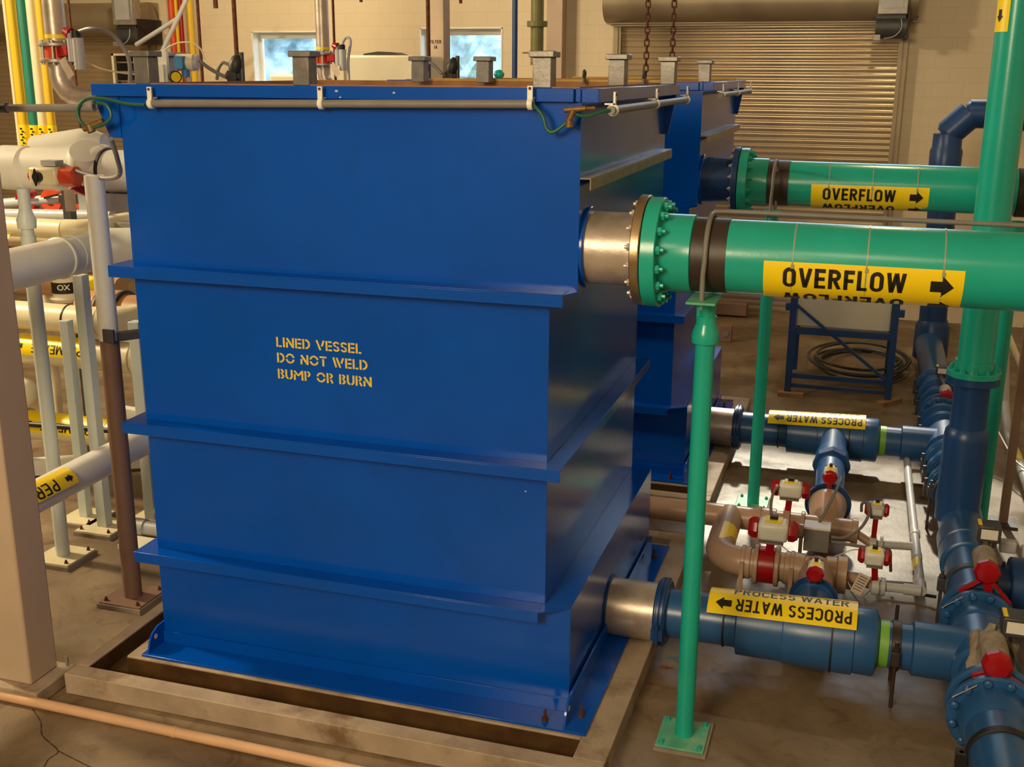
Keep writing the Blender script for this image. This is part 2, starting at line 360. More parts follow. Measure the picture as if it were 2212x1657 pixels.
for n, (a, b, c, d) in enumerate((W1, W2, HI), 1):  # the third one only glazes the added sun opening
    t = T('window_%d' % n, None, None, ((a+b)/2, 12.22, c), kind='structure')
    mb = MB(); fw = 0.055
    mb.box((a, 12.20, c), (a+fw, 12.27, d)).box((b-fw, 12.20, c), (b, 12.27, d)).box((a+fw, 12.20, c), (b-fw, 12.27, c+fw)).box((a+fw, 12.20, d-fw), (b-fw, 12.27, d))
    mb.box((a+fw, 12.19, d-fw-0.05), (b-fw, 12.20, d-fw))
    t.part('window_frame', mb, WHITE, bev=0.004)
    t.part('pane', MB().box((a+fw, 12.23, c+fw), (b-fw, 12.236, d-fw)), GLASS)
    if n < 3: t.part('window_lining', MB().box((a-0.012, 11.99, c), (a+0.012, 12.20, d)).box((b-0.012, 11.99, c), (b+0.012, 12.20, d)).box((a-0.012, 11.99, d-0.012), (b+0.012, 12.20, d+0.012)).box((a-0.012, 11.97, c-0.02), (b+0.012, 12.20, c+0.01)), WHITE)
# pilaster and block return next to the right door
struct('trim_1', MB().box((-0.96, 11.75, 0), (-0.72, 12.0, 8)), TAN)
def rollup(n, x0, x1, zt, guides):
    t = T('door_%d' % n, None, None, ((x0+x1)/2, 12, 0), kind='structure')
    pitch = 0.084; mb = MB(); prof = []
    z = 0.0
    while z < zt-0.02:
        for k in range(7):
            u = k/7.0; prof.append((11.955-0.010*math.sin(PI*u), z+pitch*u))
        z += pitch
    v = [(x0, y, zz) for y, zz in prof]+[(x1, y, zz) for y, zz in prof]; m = len(prof)
    v += [(x0, y+0.012, zz) for y, zz in prof]+[(x1, y+0.012, zz) for y, zz in prof]
    f = [(i, m+i, m+i+1, i+1) for i in range(m-1)]+[(2*m+i, 2*m+i+1, 3*m+i+1, 3*m+i) for i in range(m-1)]
    f += [(0, i_, i_+0, 0) for i_ in []]
    f += [(0, 2*m, 3*m, m), (m-1, 2*m-1, 4*m-1, 3*m-1)]
    mb.add(v, f); t.part('curtain', mb, CURT, smooth=60)
    g = MB().box((x1-0.02, 11.86, 0), (x1+0.10, 12.0, zt)).box((x1+0.02, 11.84, 0), (x1+0.035, 11.86, zt))
    g.box((x0-0.10, 11.86, 0), (x0+0.02, 12.0, zt)).box((x0-0.035, 11.84, 0), (x0-0.02, 11.86, zt)); t.part('guide', g, DOORM, bev=0.004)
    h = MB().lathe((x0-0.18, 11.72, zt+0.30), (1, 0, 0), [(0, 0.28), (x1-x0+0.36, 0.28)], 40)
    h.box((x0-0.18, 11.72, zt+0.0), (x1+0.18, 12.0, zt+0.58)); h.box((x0-0.1, 11.80, zt-0.03), (x1+0.1, 11.86, zt+0.04)); t.part('hood', h, DOORM)
    return t
rollup(1, D1[0], D1[1], D1[3], 0); rollup(2, D2[0], D2[1], D2[3], 0)
def operator(x, z, label, s=1):
    t = T('door_operator', label, 'door motor', (x, 11.4, z-.3), 'door operators')
    t.part('housing', MB().box((x-0.19*s, 11.2, z), (x+0.19*s, 11.44, z+0.45)), GALV, bev=0.01)
    t.part('cover_panel', MB().box((x-0.13*s, 11.188, z+0.08), (x+0.13*s, 11.2, z+0.4)), GREYL)
    t.part('motor', MB().cyl((x-0.2, 11.4, z-0.16), (x+0.2, 11.4, z-0.16), 0.15, 24).box((x-0.2, 11.3, z-0.12), (x+0.2, 11.56, z)), GREYD)
    t.part('bracket', MB().bar((x-0.25, 11.38, z-0.03), (x+0.34, 11.38, z-0.03), 0.05, 0.03).box((x+0.18, 11.3, z-0.3), (x+0.22, 11.95, z+0.1)), BLACK)
    t.part('cable', MB().tube(spline([(x+0.12, 11.2, z-0.06), (x+0.13, 11.16, z-0.18), (x+0.05, 11.16, z-0.28), (x-0.08, 11.18, z-0.31)]), 0.006, 8), GREYL)
    t.part('limit_box', MB().box((x-0.21, 11.18, z-0.33), (x-0.13, 11.24, z-0.26)), GALV)
    return t
operator(3.97, 4.28, 'dark door motor under a grey box at the right end of the shiny roll-up door')
operator(-8.02, 4.22, 'dark door motor under a grey box, beside the coloured wall pipes')

# outside: trees beyond the windows
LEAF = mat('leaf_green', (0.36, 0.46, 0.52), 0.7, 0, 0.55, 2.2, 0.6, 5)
for i, (x, y, z, r) in enumerate([(-13.6, 27, 4.0, 2.9), (-6.5, 24, 3.7, 2.5)]):
    t = T('tree', ['leafy tree outside the window that stands left of the metal riser', 'leafy tree outside the window beside the stencilled column'][i], 'tree', (x, y, 0), 'trees outside the windows')
    bm = bmesh.new()
    bmesh.ops.create_icosphere(bm, subdivisions=5, radius=1)
    rnd = random.Random(i)
    ph = [rnd.uniform(0, 6) for _ in range(9)]
    for v in bm.verts:
        p = v.co; k = 1+0.16*math.sin(5*p.x+ph[0])*math.sin(5*p.z+ph[1])+0.12*math.sin(11*p.y+ph[2])*math.sin(10*p.z+ph[3])+0.06*math.sin(23*p.x+ph[4])*math.cos(22*p.z+ph[5])+rnd.uniform(-.05, .05)
        v.co = Vector((p.x*r*k*1.1+x, p.y*r*k*.9+y, p.z*r*k+z))
    mb = MB(); mb.add([v.co.copy() for v in bm.verts], [tuple(v.index for v in f.verts) for f in bm.faces]); bm.free()
    t.part('foliage', mb, LEAF)
    t.part('trunk', MB().cyl((x, y, -0.2), (x, y, z-r*.6), 0.22, 14), WOOD)
single('lawn', MB().box((-40, 12.6, -0.4), (30, 60, -0.2)), mat('grass', (0.10, 0.20, 0.06), 0.9, 0, .3, 3), 'green lawn outside beyond the windows', 'lawn', kind='stuff')

# ------------------------------------------------------------------ concrete curbs under the tanks
def plinth(dy, label):
    t = T('tank_plinth', label, 'concrete base', (1.2, dy+1.2, 0), 'concrete plinths under the blue tanks')
    x0, x1, y0, y1, z = -0.35, 2.85, dy-0.50, dy+2.68, 0.13
    mb = MB()
    mb.box((x0, y0, 0), (x1, y0+0.115, z)).box((x0, y1-0.12, 0), (x1, y1, z)).box((x0, y0+0.115, 0), (x0+0.08, y1-0.12, z)).box((x1-0.17, y0+0.115, 0), (x1, y1-0.12, z))
    t.part('curb', mb, CONC, bev=0.006)
    t.part('slab', MB().box((-0.13, dy-0.21, 0), (x1-0.17, dy+2.45, z)), CONC, bev=0.008)
    t.part('stained_edge', MB().box((-0.13, dy-0.214, 0.008), (x1-0.17, dy-0.21, 0.118)), WET)
    t.part('stained_edge', MB().box((x0+0.08, y0+0.115, 0.008), (x0+0.084, y1-0.12, 0.118)), WET)
    t.part('trench_bed', MB().box((x0+0.08, y0+0.115, 0.0), (x1-0.17, dy-0.21, 0.008)).box((x0+0.08, dy-0.21, 0), (-0.13, y1-0.12, 0.02)).box((-0.13, dy+2.45, 0), (x1-0.17, y1-0.12, 0.02)), WET)
    return t
plinth(0, 'concrete curb and slab under the nearer blue tank')
plinth(3.93, 'concrete curb and slab under the farther blue tank')
# grout lump under base plate left
# ------------------------------------------------------------------ blue filter tanks
def tank(dy, label, front=True):
    W, d, D = 2.415, 0.143, 2.29; zb, z4, z3, z2, zt = 0.145, 0.767, 1.572, 2.48, 3.449; h = 0.065; rf, rl, rr = 0.105, 0.0915, 0.095
    X = W+d
    t = T('filter_tank', label, 'tank', (1.2, dy+1.1, 0.13), 'blue filter tanks')
    t.part('base_plate', MB().box((-0.04, dy-0.19, 0.13), (2.70, dy+D+0.1, zb)), BLUE, bev=0.002)
    t.part('lower_shell', MB().box((0, dy, zb), (X, dy+D, z4)), BLUE, bev=0.002)
    t.part('middle_shell', MB().box((0.0, dy+0.0005, z4), (W, dy+D, z2-0.01)), BLUE, bev=0.002)
    mb = MB().box((0, dy-0.0005, z2-0.01), (X, dy+D, 3.20))
    mb.box((0, dy-0.0005, 3.2), (X, dy+0.012, zt)).box((0, dy+D-0.012, 3.2), (X, dy+D, zt)).box((0, dy+0.012, 3.2), (0.012, dy+D-0.012, zt)).box((X-0.012, dy+0.012, 3.2), (X, dy+D-0.012, zt))
    t.part('upper_shell', mb, BLUE)
    t.part('liner', MB().box((0.012, dy+0.012, 3.2), (X-0.012, dy+0.03, zt+0.006)).box((0.012, dy+D-0.03, 3.2), (X-0.012, dy+D-0.012, zt+0.008)).box((0.012, dy+0.03, 3.2), (0.03, dy+D-0.03, zt+0.006)).box((X-0.03, dy+0.03, 3.2), (X-0.012, dy+D-0.03, zt+0.006)), LINER)
    t.part('edge_trim', MB().box((0.9, dy+D-0.03, zt+0.008), (X-0.02, dy+D+0.02, zt+0.026)), MUST, bev=0.002)
    # ribs of angle iron
    def rib(z, right, xe):
        tk = 0.009; m = MB()
        m.box((-rl, dy-rf, z-tk), (xe, dy, z)).box((-rl, dy-rf, z-h), (xe, dy-rf+tk, z-tk))
        m.box((-rl, dy, z-tk), (0, dy+D, z)).box((-rl, dy-rf+tk, z-h), (-rl+tk, dy+D, z-tk))
        if right:
            m.box((W, dy, z-tk), (xe, dy+D+0.05, z)).box((xe-tk, dy-rf+tk, z-h), (xe, dy+D+0.05, z-tk))
        t.part('rib', m, BLUE, bev=0.0015)
    rib(z2, False, W+rr); rib(z3, True, W+rr); rib(z4, False, W-0.01)
    t.part('corner_gusset', MB().prism([(0, -rf), (X-(W-0.01), 0), (0, 0)], (W-0.01, dy, z4-0.0085), (1, 0, 0), (0, 1, 0), 0.008), BLUE)
    t.part('corner_gusset', MB().prism([(0, -rf), (X-(W+rr), 0), (0, 0)], (W+rr, dy, z2-0.012), (1, 0, 0), (0, 1, 0), 0.01), BLUE)
    # rim flange, wings
    t.part('rim_flange', MB().box((-0.14, dy-0.045, zt-0.063), (2.53, dy, zt)).box((-0.14, dy, zt-0.063), (-0.001, dy+D, zt)).box((X+0.001, dy-0.01, zt-0.066), (X+0.085, dy+D, zt)).box((2.53, dy-0.02, zt-0.063), (X+0.001, dy, zt)), BLUE, bev=0.003)
    g = MB()
    g.prism([(-0.14, 3.386), (-0.15, 3.36), (-0.07, 3.165), (0, 3.165), (0, 3.386)], (0, dy+0.004, 0), (1, 0, 0), (0, 0, 1), 0.012)
    t.part('flange_gusset', g, BLUE)
    for yy in (dy+D-0.05,):
        g = MB(); g.prism([(X, 3.383), (X+0.075, 3.383), (X+0.03, 3.13), (X, 3.13)], (0, yy, 0), (1, 0, 0), (0, 0, 1), 0.012)
    t.part('flange_gusset', g, BLUE)
    t.part('side_stiffener', MB().box((X, dy+0.0, 3.026), (X+0.055, dy+D-0.02, 3.034)).box((X+0.048, dy+0.0, 2.975), (X+0.055, dy+D-0.02, 3.026)), DUSTB, bev=0.001, label='dusty brownish stiffener angle')
    # base angle with upright leg and lifting ears
    t.part('base_angle', MB().box((0.0, dy-0.014, zb), (X, dy-0.001, zb+0.075)), BLUE, bev=0.001)
    for ex in (-0.012, X+0.012):
        ear = t.part('base_rail', MB().prism([(-0.17, 0), (D, 0), (D, 0.10), (0.02, 0.13), (-0.06, 0.13), (-0.12, 0.105), (-0.15, 0.06)], (ex, dy, zb), (0, 1, 0), (0, 0, 1), 0.012), BLUE)
        t.part('rail_hole', MB().cyl((ex-0.001, dy-0.09, zb+0.075), (ex+0.0135, dy-0.09, zb+0.075), 0.016, 16), CARD, ear)
    for bx, by in ((2.46, -0.13), (2.635, -0.03), (2.63, 2.15), (2.63, 1.15)):
        t.part('anchor_bolt', MB().bolt((bx, dy+by, zb), (0, 0, 1), 0.018, 0.02, 0.045), RUST)
    # nozzles
    yo, zo = dy+0.20, 2.672
    st = STEEL if front else BLUED
    t.part('overflow_nozzle', MB().lathe((X, yo, zo), (1, 0, 0), [(0, 0.181), (0.262, 0.181)], 56), st, smooth=40)
    t.part('nozzle_collar', MB().ring((X+0.008, yo, zo), (1, 0, 0), 0.205, 0.18, 0.02, 48), BLUE)
    fl = MB().ring((X+0.285, yo, zo), (1, 0, 0), 0.272, 0.17, 0.045, 56)
    fo = t.part('nozzle_flange', fl, BRONZE if front else BLUED, label='tarnished bare steel flange' if front else None)
    for k in range(16):
        th = 2*PI*(k+.5)/16; t.part('flange_bolt', MB().bolt((X+0.262, yo+0.235*math.cos(th), zo+0.235*math.sin(th)), (-1, 0, 0), 0.019, 0.016, 0.012), STEEL, fo)
    yp, zp = dy+1.0, 0.305
    t.part('process_nozzle', MB().lathe((X, yp, zp), (1, 0, 0), [(0, 0.178), (0.30, 0.178)], 56), STEEL, smooth=40)
    t.part('nozzle_collar', MB().ring((X+0.006, yp, zp), (1, 0, 0), 0.195, 0.175, 0.014, 48), BLUED)
    # capped grey posts standing on the rim
    if front: pp = [(0.15, 0.05), (1.09, 0.05), (2.36, 0.05), (0.87, 2.15), (1.34, 2.15), (2.50, 1.05), (2.60, 2.1)]
    else: pp = [(2.55, 4.05-dy), (1.2, 0.05)]
    for px, py in pp:
        a = t.part('rim_post', MB().box((px-0.046, dy+py-0.046, zt-0.0), (px+0.046, dy+py+0.046, zt+0.14)), GALD, bev=0.004, label='square grey post with a flat cap')
        t.part('post_cap', MB().box((px-0.062, dy+py-0.062, zt+0.14), (px+0.062, dy+py+0.062, zt+0.17)), GALD, a, bev=0.004)
    for k, (lx, ly) in enumerate(((2.02, 2.2), (2.42, 2.2))):
        if front: t.part('lifting_eye', MB().tube(arc_pts((lx, dy+ly, zt+0.06), (0, 1, 0), (0, 0, 1), 0.022, 0, 2*PI, 14), 0.009, 8).cyl((lx, dy+ly, zt), (lx, dy+ly, zt+0.04), 0.012, 10), GREYD)
    return t
tk1 = tank(0, 'large blue steel tank in front, stencilled LINED VESSEL DO NOT WELD BUMP OR BURN', True)
tk2 = tank(3.93, 'second blue steel tank standing behind the stencilled one', False)

# stencil lettering on the front tank
def stroke(p, q, w):
    p = Vector(p+(0,)); q = Vector(q+(0,)); d = (q-p).normalized(); n = Vector((-d.y, d.x, 0))*w/2
    return [tuple((p-n)[:2]), tuple((q-n)[:2]), tuple((q+n)[:2]), tuple((p+n)[:2])]
def arcband(cx, cy, rx, ry, t0, t1, w, n=8):
    out = []
    for i in range(n):
        a, b = [math.radians(t0+(t1-t0)*k/n) for k in (i, i+1)]
        def P(t, s): return (cx+(rx+s*w/2)*math.cos(t), cy+(ry+s*w/2)*math.sin(t))
        out.append([P(a, -1), P(a, 1), P(b, 1), P(b, -1)])
    return out
S = 0.17
GL = {
 'L': (0.50, [stroke((S/2, 0), (S/2, 1), S), stroke((S+.07, S/2), (.48, S/2), S)]),
 'I': (S, [stroke((S/2, 0), (S/2, 1), S)]),
 'N': (0.72, [stroke((S/2, 0), (S/2, .55), S), stroke((S/2, .96), (.72-S/2, .04), S*1.15), stroke((.72-S/2, .0), (.72-S/2, 1), S)]),
 'E': (0.55, [stroke((S/2, 0), (S/2, 1), S)]+[stroke((S+.06, y), (.55, y), S) for y in (S/2, .5, 1-S/2)]),
 'D': (0.68, [stroke((S/2, 0), (S/2, 1), S)]+arcband(.25, .5, .35, .42, -88, 88, S, 14)),
 'V': (0.75, [stroke((.07, 1), (.38, .02), S), stroke((.69, 1), (.52, .42), S)]),
 'S': (0.56, arcband(.28, .73, .20, .19, 10, 185, S)+arcband(.28, .73, .20, .19, 200, 265, S)+arcband(.28, .27, .20, .19, -170, 15, S)+arcband(.28, .27, .20, .19, 30, 82, S)),
 'O': (0.80, arcband(.40, .5, .32, .42, 12, 168, S, 14)+arcband(.40, .5, .32, .42, 192, 348, S, 14)),
 'T': (0.62, [stroke((0, 1-S/2), (.62, 1-S/2), S), stroke((.31, 0), (.31, .74), S)]),
 'W': (1.0, [stroke((.07, 1), (.30, .02), S), stroke((.36, .98), (.66, .02), S), stroke((.93, 1), (.76, .45), S)]),
 'B': (0.58, [stroke((S/2, 0), (S/2, 1), S)]+arcband(.27, .75, .20, .17, -88, 88, S)+arcband(.27, .27, .22, .19, -88, 75, S)),
 'U': (0.66, [stroke((S/2, .3), (S/2, 1), S)]+arcband(.32, .34, .235, .26, 180, 262, S)+arcband(.34, .34, .235, .26, 278, 360, S)+[stroke((.66-S/2, .34), (.66-S/2, 1), S)]),
 'M': (0.86, [stroke((S/2, 0), (S/2, .6), S), stroke((.06, .95), (.42, .45), S), stroke((.40, .45), (.78, .95), S), stroke((.86-S/2, 0), (.86-S/2, 1), S)]),
 'P': (0.56, [stroke((S/2, 0), (S/2, 1), S)]+arcband(.27, .71, .20, .21, -88, 88, S)),
 'R': (0.58, [stroke((S/2, 0), (S/2, 1), S)]+arcband(.27, .73, .20, .19, -88, 88, S)+[stroke((.36, .38), (.52, .0), S)]),
}
FRONT = Matrix
mb = MB(); 
for row, (txt, zrow, x0, wd) in enumerate([('LINED VESSEL', 2.070, 0.874, 0.508), ('DO NOT WELD', 1.982, 0.874, 0.540), ('BUMP OR BURN', 1.891, 0.874, 0.562)]):
    x = 0; pol = []
    for ch in txt:
        if ch == ' ': x += 0.42; continue
        wv, pl = GL[ch]
        for p in pl: pol.append([(x+a, b) for a, b in p])
        x += wv+0.10
    k = wd/(x-0.10); H = 0.055
    for j, p in enumerate(pol):
        mb.prism([(a*k, b*H) for a, b in p], (x0, -0.0012-0.00001*(j % 3), zrow), (1, 0, 0), (0, 0, 1), 0.0010)
tk1.part('stencil_lettering', mb, STENC, label='yellow stencilled warning in three lines')
sm = MB()
for (x, z, r) in [(1.31, 3.425, .006), (1.33, 3.395, .004), (1.62, 3.42, .005), (2.30, 1.40, .004)]:
    sm.prism([(r*1.6*math.cos(a*PI/4), r*math.sin(a*PI/4)) for a in range(8)], (x, -0.0455 if z > 3.38 else -0.0012, z), (1, 0, 0), (0, 0, 1), 0.0006)
tk1.part('paint_chips', sm, GREYL)

# condensed bold sans lettering for the pipe markers, drawn from strokes
def sans(text, gap=0.13, S=0.165):
    A = arcband; V = lambda x: stroke((x, 0), (x, 1), S)
    G = {
     'O': (0.60, A(.30, .70, .30-S/2, .30-S/2, 0, 180, S, 10)+A(.30, .30, .30-S/2, .30-S/2, 180, 360, S, 10)+[stroke((S/2, .29), (S/2, .71), S), stroke((.6-S/2, .29), (.6-S/2, .71), S)]),
     'V': (0.60, [stroke((S/2-.01, 1), (.30, 0), S), stroke((.61-S/2, 1), (.30, 0), S)]),
     'E': (0.50, [V(S/2)]+[stroke((0, y), (x, y), S) for x, y in ((.50, S/2), (.46, .52), (.49, 1-S/2))]),
     'F': (0.47, [V(S/2)]+[stroke((0, y), (x, y), S) for x, y in ((.43, .50), (.47, 1-S/2))]),
     'L': (0.45, [V(S/2), stroke((0, S/2), (.45, S/2), S)]),
     'R': (0.57, [V(S/2)]+A(.28, .72, .28-S/2, .28-S/2, -90, 90, S, 8)+[stroke((0, 1-S/2), (.30, 1-S/2), S), stroke((0, .44+S/2), (.30, .44+S/2), S), stroke((.30, .46), (.50, 0), S)]),
     'P': (0.53, [V(S/2)]+A(.25, .70, .28-S/2, .30-S/2, -90, 90, S, 8)+[stroke((0, 1-S/2), (.26, 1-S/2), S), stroke((0, .40+S/2), (.26, .40+S/2), S)]),
     'W': (0.84, [stroke((S/2-.01, 1), (.23, 0), S), stroke((.42, .98), (.23, 0), S), stroke((.42, .98), (.61, 0), S), stroke((.85-S/2, 1), (.61, 0), S)]),
     'C': (0.57, A(.30, .70, .30-S/2, .30-S/2, 15, 180, S, 10)+A(.30, .30, .30-S/2, .30-S/2, 180, 345, S, 10)+[stroke((S/2, .29), (S/2, .71), S)]),
     'S': (0.54, A(.27, .725, .27-S/2, .275-S/2, 20, 265, S, 12)+A(.27, .275, .27-S/2, .275-S/2, -160, 85, S, 12)),
     'A': (0.60, [stroke((S/2-.01, 0), (.30, 1), S), stroke((.61-S/2, 0), (.30, 1), S), stroke((.15, .28), (.45, .28), S)]),
     'T': (0.52, [stroke((0, 1-S/2), (.52, 1-S/2), S), stroke((.26, 0), (.26, 1), S)]),
     'M': (0.70, [V(S/2), V(.70-S/2), stroke((S/2, 1), (.35, .12), S*.9), stroke((.70-S/2, 1), (.35, .12), S*.9)]),
     'I': (S, [V(S/2)]),
    }
    x = 0; pol = []
    for ch in text:
        if ch == ' ': x += 0.30; continue
        wv, pl = G[ch]; pol += [[(x+a, max(0, min(1, b))) for a, b in p] for p in pl]; x += wv+gap
    return pol, x-gap
def solid_text(thing, name, s, fn, a, so, height, m, xs=1, bold=0.02, lift=0.0025, width=None, parent=None):
    try: pol, tot = sans(s, 0.12, 0.185 if bold > 0.02 else (0.165 if bold > 0.012 else 0.14))
    except KeyError:
        me = text_mesh(s, height, xs, bold); wx = max(v.co.x for v in me.vertices)
        for v in me.vertices: v.co.x *= (width or wx)/wx
    else:
        k = (width or tot*height)/tot; me = poly_mesh([[(x*k, y*height) for x, y in p] for p in pol])
    mb, wd = place_plan(me, fn, a, so, lift)
    return thing.part(name, mb, m, parent)
# ------------------------------------------------------------------ conduits along the rims
def rim_conduit(name, label, p0, p1, cl, out, r=0.02, hang=0.0):
    t = T(name, label, 'conduit', tuple((Vector(p0)+Vector(p1))/2), 'grey conduits clamped under the tank rims')
    t.part('tube', MB().cyl(p0, p1, r, 20), GREY)
    d = (Vector(p1)-Vector(p0)).normalized(); o = Vector(out)
    for s in cl:
        c = Vector(p0)+(Vector(p1)-Vector(p0))*s
        m = MB(); m.ring(c, d, r+0.008, r-0.001, 0.026, 24)
        m.obox(c+Vector((0, 0, 0.048))+o*(0.008), (0.026, 0.010, 0.072), (d, o, Vector((0, 0, 1))))
        m.obox(c+Vector((0, 0, 0.028))-o*0.014, (0.026, 0.05, 0.008), (d, o, Vector((0, 0, 1))))
        k = t.part('clamp', m, WHITE)
        t.part('screw', MB().cyl(c+Vector((0, 0, 0.072))+o*0.012, c+Vector((0, 0, 0.072))+o*0.018, 0.007, 10), RUST, k)
    return t
rim_conduit('conduit', 'grey conduit clamped along the front rim of the stencilled tank', (0.23, -0.075, 3.352), (2.34, -0.075, 3.376), (0.01, 0.478, 0.995), (0, -1, 0))
rim_conduit('conduit', 'grey conduit along the right rim of the stencilled tank', (2.70, 0.0, 3.350), (2.70, 2.25, 3.352), (0.02, 0.5, 0.98), (1, 0, 0))
rim_conduit('conduit', 'short grey conduit along the right rim of the farther tank', (2.70, 3.95, 3.350), (2.70, 6.1, 3.352), (0.03, 0.5, 0.98), (1, 0, 0))
# ------------------------------------------------------------------ green hoses and wyes at the tank corner
t = T('hose', 'thin green hose hanging from the front conduit at the right corner of the stencilled tank', 'hose', (2.44, -0.08, 3.25), 'thin green hoses by the rim')
t.part('hose_line', MB().tube(spline([(2.34, -0.075, 3.375), (2.372, -0.09, 3.35), (2.397, -0.09, 3.318), (2.412, -0.09, 3.27), (2.443, -0.09, 3.25), (2.49, -0.09, 3.279), (2.525, -0.09, 3.31)]), 0.009, 10), HOSEG)
t.part('hose_line', MB().tube(spline([(2.54, -0.09, 3.335), (2.60, -0.07, 3.325), (2.66, -0.03, 3.345), (2.70, 0.01, 3.35)]), 0.009, 10), HOSEG)
t.part('wye_fitting', MB().cyl((2.52, -0.095, 3.30), (2.545, -0.095, 3.35), 0.016, 12).cyl((2.50, -0.095, 3.352), (2.60, -0.085, 3.36), 0.013, 12).cyl((2.525, -0.095, 3.275), (2.525, -0.095, 3.305), 0.02, 12).cyl((2.6, -0.085, 3.36), (2.64, -0.07, 3.362), 0.009, 12), BRASS)
t = T('hose', 'looped green hose at the left rim corner of the stencilled tank', 'hose', (-0.1, -0.1, 3.22), 'thin green hoses by the rim')
t.part('hose_line', MB().tube(spline([(0.22, -0.085, 3.345), (0.12, -0.1, 3.35), (-0.02, -0.11, 3.375), (-0.12, -0.12, 3.368), (-0.175, -0.12, 3.32), (-0.17, -0.12, 3.26), (-0.12, -0.12, 3.225), (-0.04, -0.12, 3.235), (0.02, -0.11, 3.28), (0.0, -0.11, 3.34), (-0.06, -0.11, 3.355)]), 0.009, 10), HOSEG)
t.part('wye_fitting', MB().cyl((-0.15, -0.12, 3.215), (-0.03, -0.11, 3.26), 0.016, 12).cyl((-0.115, -0.12, 3.235), (-0.10, -0.12, 3.20), 0.022, 12), BRASS)
t.part('clip', MB().ring((-0.1, -0.09, 3.335), (1, 0, 0), 0.03, 0.02, 0.02, 20), GALV)
t = T('conduit', 'grey conduit running left from the rim corner of the stencilled tank', 'conduit', (-0.5, -0.09, 3.31))
t.part('tube', MB().tube([(-0.10, -0.09, 3.325), (-0.5, -0.09, 3.318), (-1.6, -0.09, 3.305)], 0.021, 20), GREY)
t.part('coupling', MB().cyl((-0.66, -0.09, 3.316), (-0.74, -0.09, 3.315), 0.027, 20), GREYD)

# ------------------------------------------------------------------ overflow pipes
def overflow(dy, label, xend):
    y, z = dy+0.20, 2.665; R = 0.178; X = 2.8655
    t = T('overflow_pipe', label, 'pipe', (3.5, y, z-R), 'green overflow pipes')
    f = t.part('flange', MB().ring((X+0.040, y, z), (1, 0, 0), 0.270, 0.12, 0.072, 56), GREEN)
    for k in range(16):
        th = 2*PI*(k+.5)/16; t.part('bolt', MB().bolt((X+0.075, y+0.235*math.cos(th), z+0.235*math.sin(th)), (1, 0, 0), 0.022, 0.022, 0.018), GREEN, f)
    t.part('hub', MB().lathe((X+0.07, y, z), (1, 0, 0), [(0, 0.20), (0.02, 0.192), (0.158, 0.192), (0.162, 0.186)], 56), GREEN, smooth=50)
    t.part('rubber_sleeve', MB().lathe((3.095, y, z), (1, 0, 0), [(0, 0.181), (0.17, 0.181)], 56), BROWNB, label='dark brown rubber sleeve')
    t.part('pipe_run', MB().cyl((3.255, y, z), (xend, y, z-0.010), R, 64), GREEN)
    for x in (3.575, 3.905, 4.235):
        k = t.part('zip_tie', MB().ring((x, y, z-0.003), (1, 0, 0), R+0.0025, R-0.001, 0.008, 48, 0.0005), LENSG)
        t.part('tie_head', MB().obox((x, y-R*math.cos(math.radians(2))-0.006, z-0.006), (0.014, 0.010, 0.018), ((1, 0, 0), (0, 1, 0), (0, 0, 1))), LENSG, k)
    fn = bend((0, y, z-0.004), (1, 0, 0), Vector((0, math.sin(0), 1)), R+0.0005)   # outward normal is -y at s=0
    D = math.radians
    mk = t.part('marker', patch(fn, 3.445, 4.325, D(-96)*R, D(6)*R, 12, 22, 0.0012), YELL, label='yellow marker band reading OVERFLOW with an arrow')
    h = D(33)*R
    solid_text(t, 'lettering', 'OVERFLOW', fn, 3.535, D(-35)*R, h, INK, width=0.545, bold=0.028, parent=mk)
    t.part('arrow', arrow(fn, 4.185, D(-20)*R, 0.10, 0.105, 0.0025), INK, mk)
    fn2 = bend((0, y, z-0.004), (-1, 0, 0), (0, 0, -1), R+0.0005)
    solid_text(t, 'lettering', 'OVERFLOW', fn2, -4.08, D(49)*R, h, INK, width=0.545, bold=0.028, parent=mk)
    t.part('arrow', arrow(fn2, -4.285, D(66)*R, 0.10, 0.105, 0.0025, -1), INK, mk)
    return t
overflow(0, 'large green overflow pipe in front, at the stencilled tank', 6.2)
overflow(3.93, 'large green overflow pipe behind, on the farther tank', 4.95)
single('rubber_coupling', MB().cyl((4.955, 4.13, 2.65), (5.35, 4.13, 2.65), 0.185, 40), BROWNB, 'dark rubber coupling at the end of the farther green pipe, beside the green riser', 'coupling')
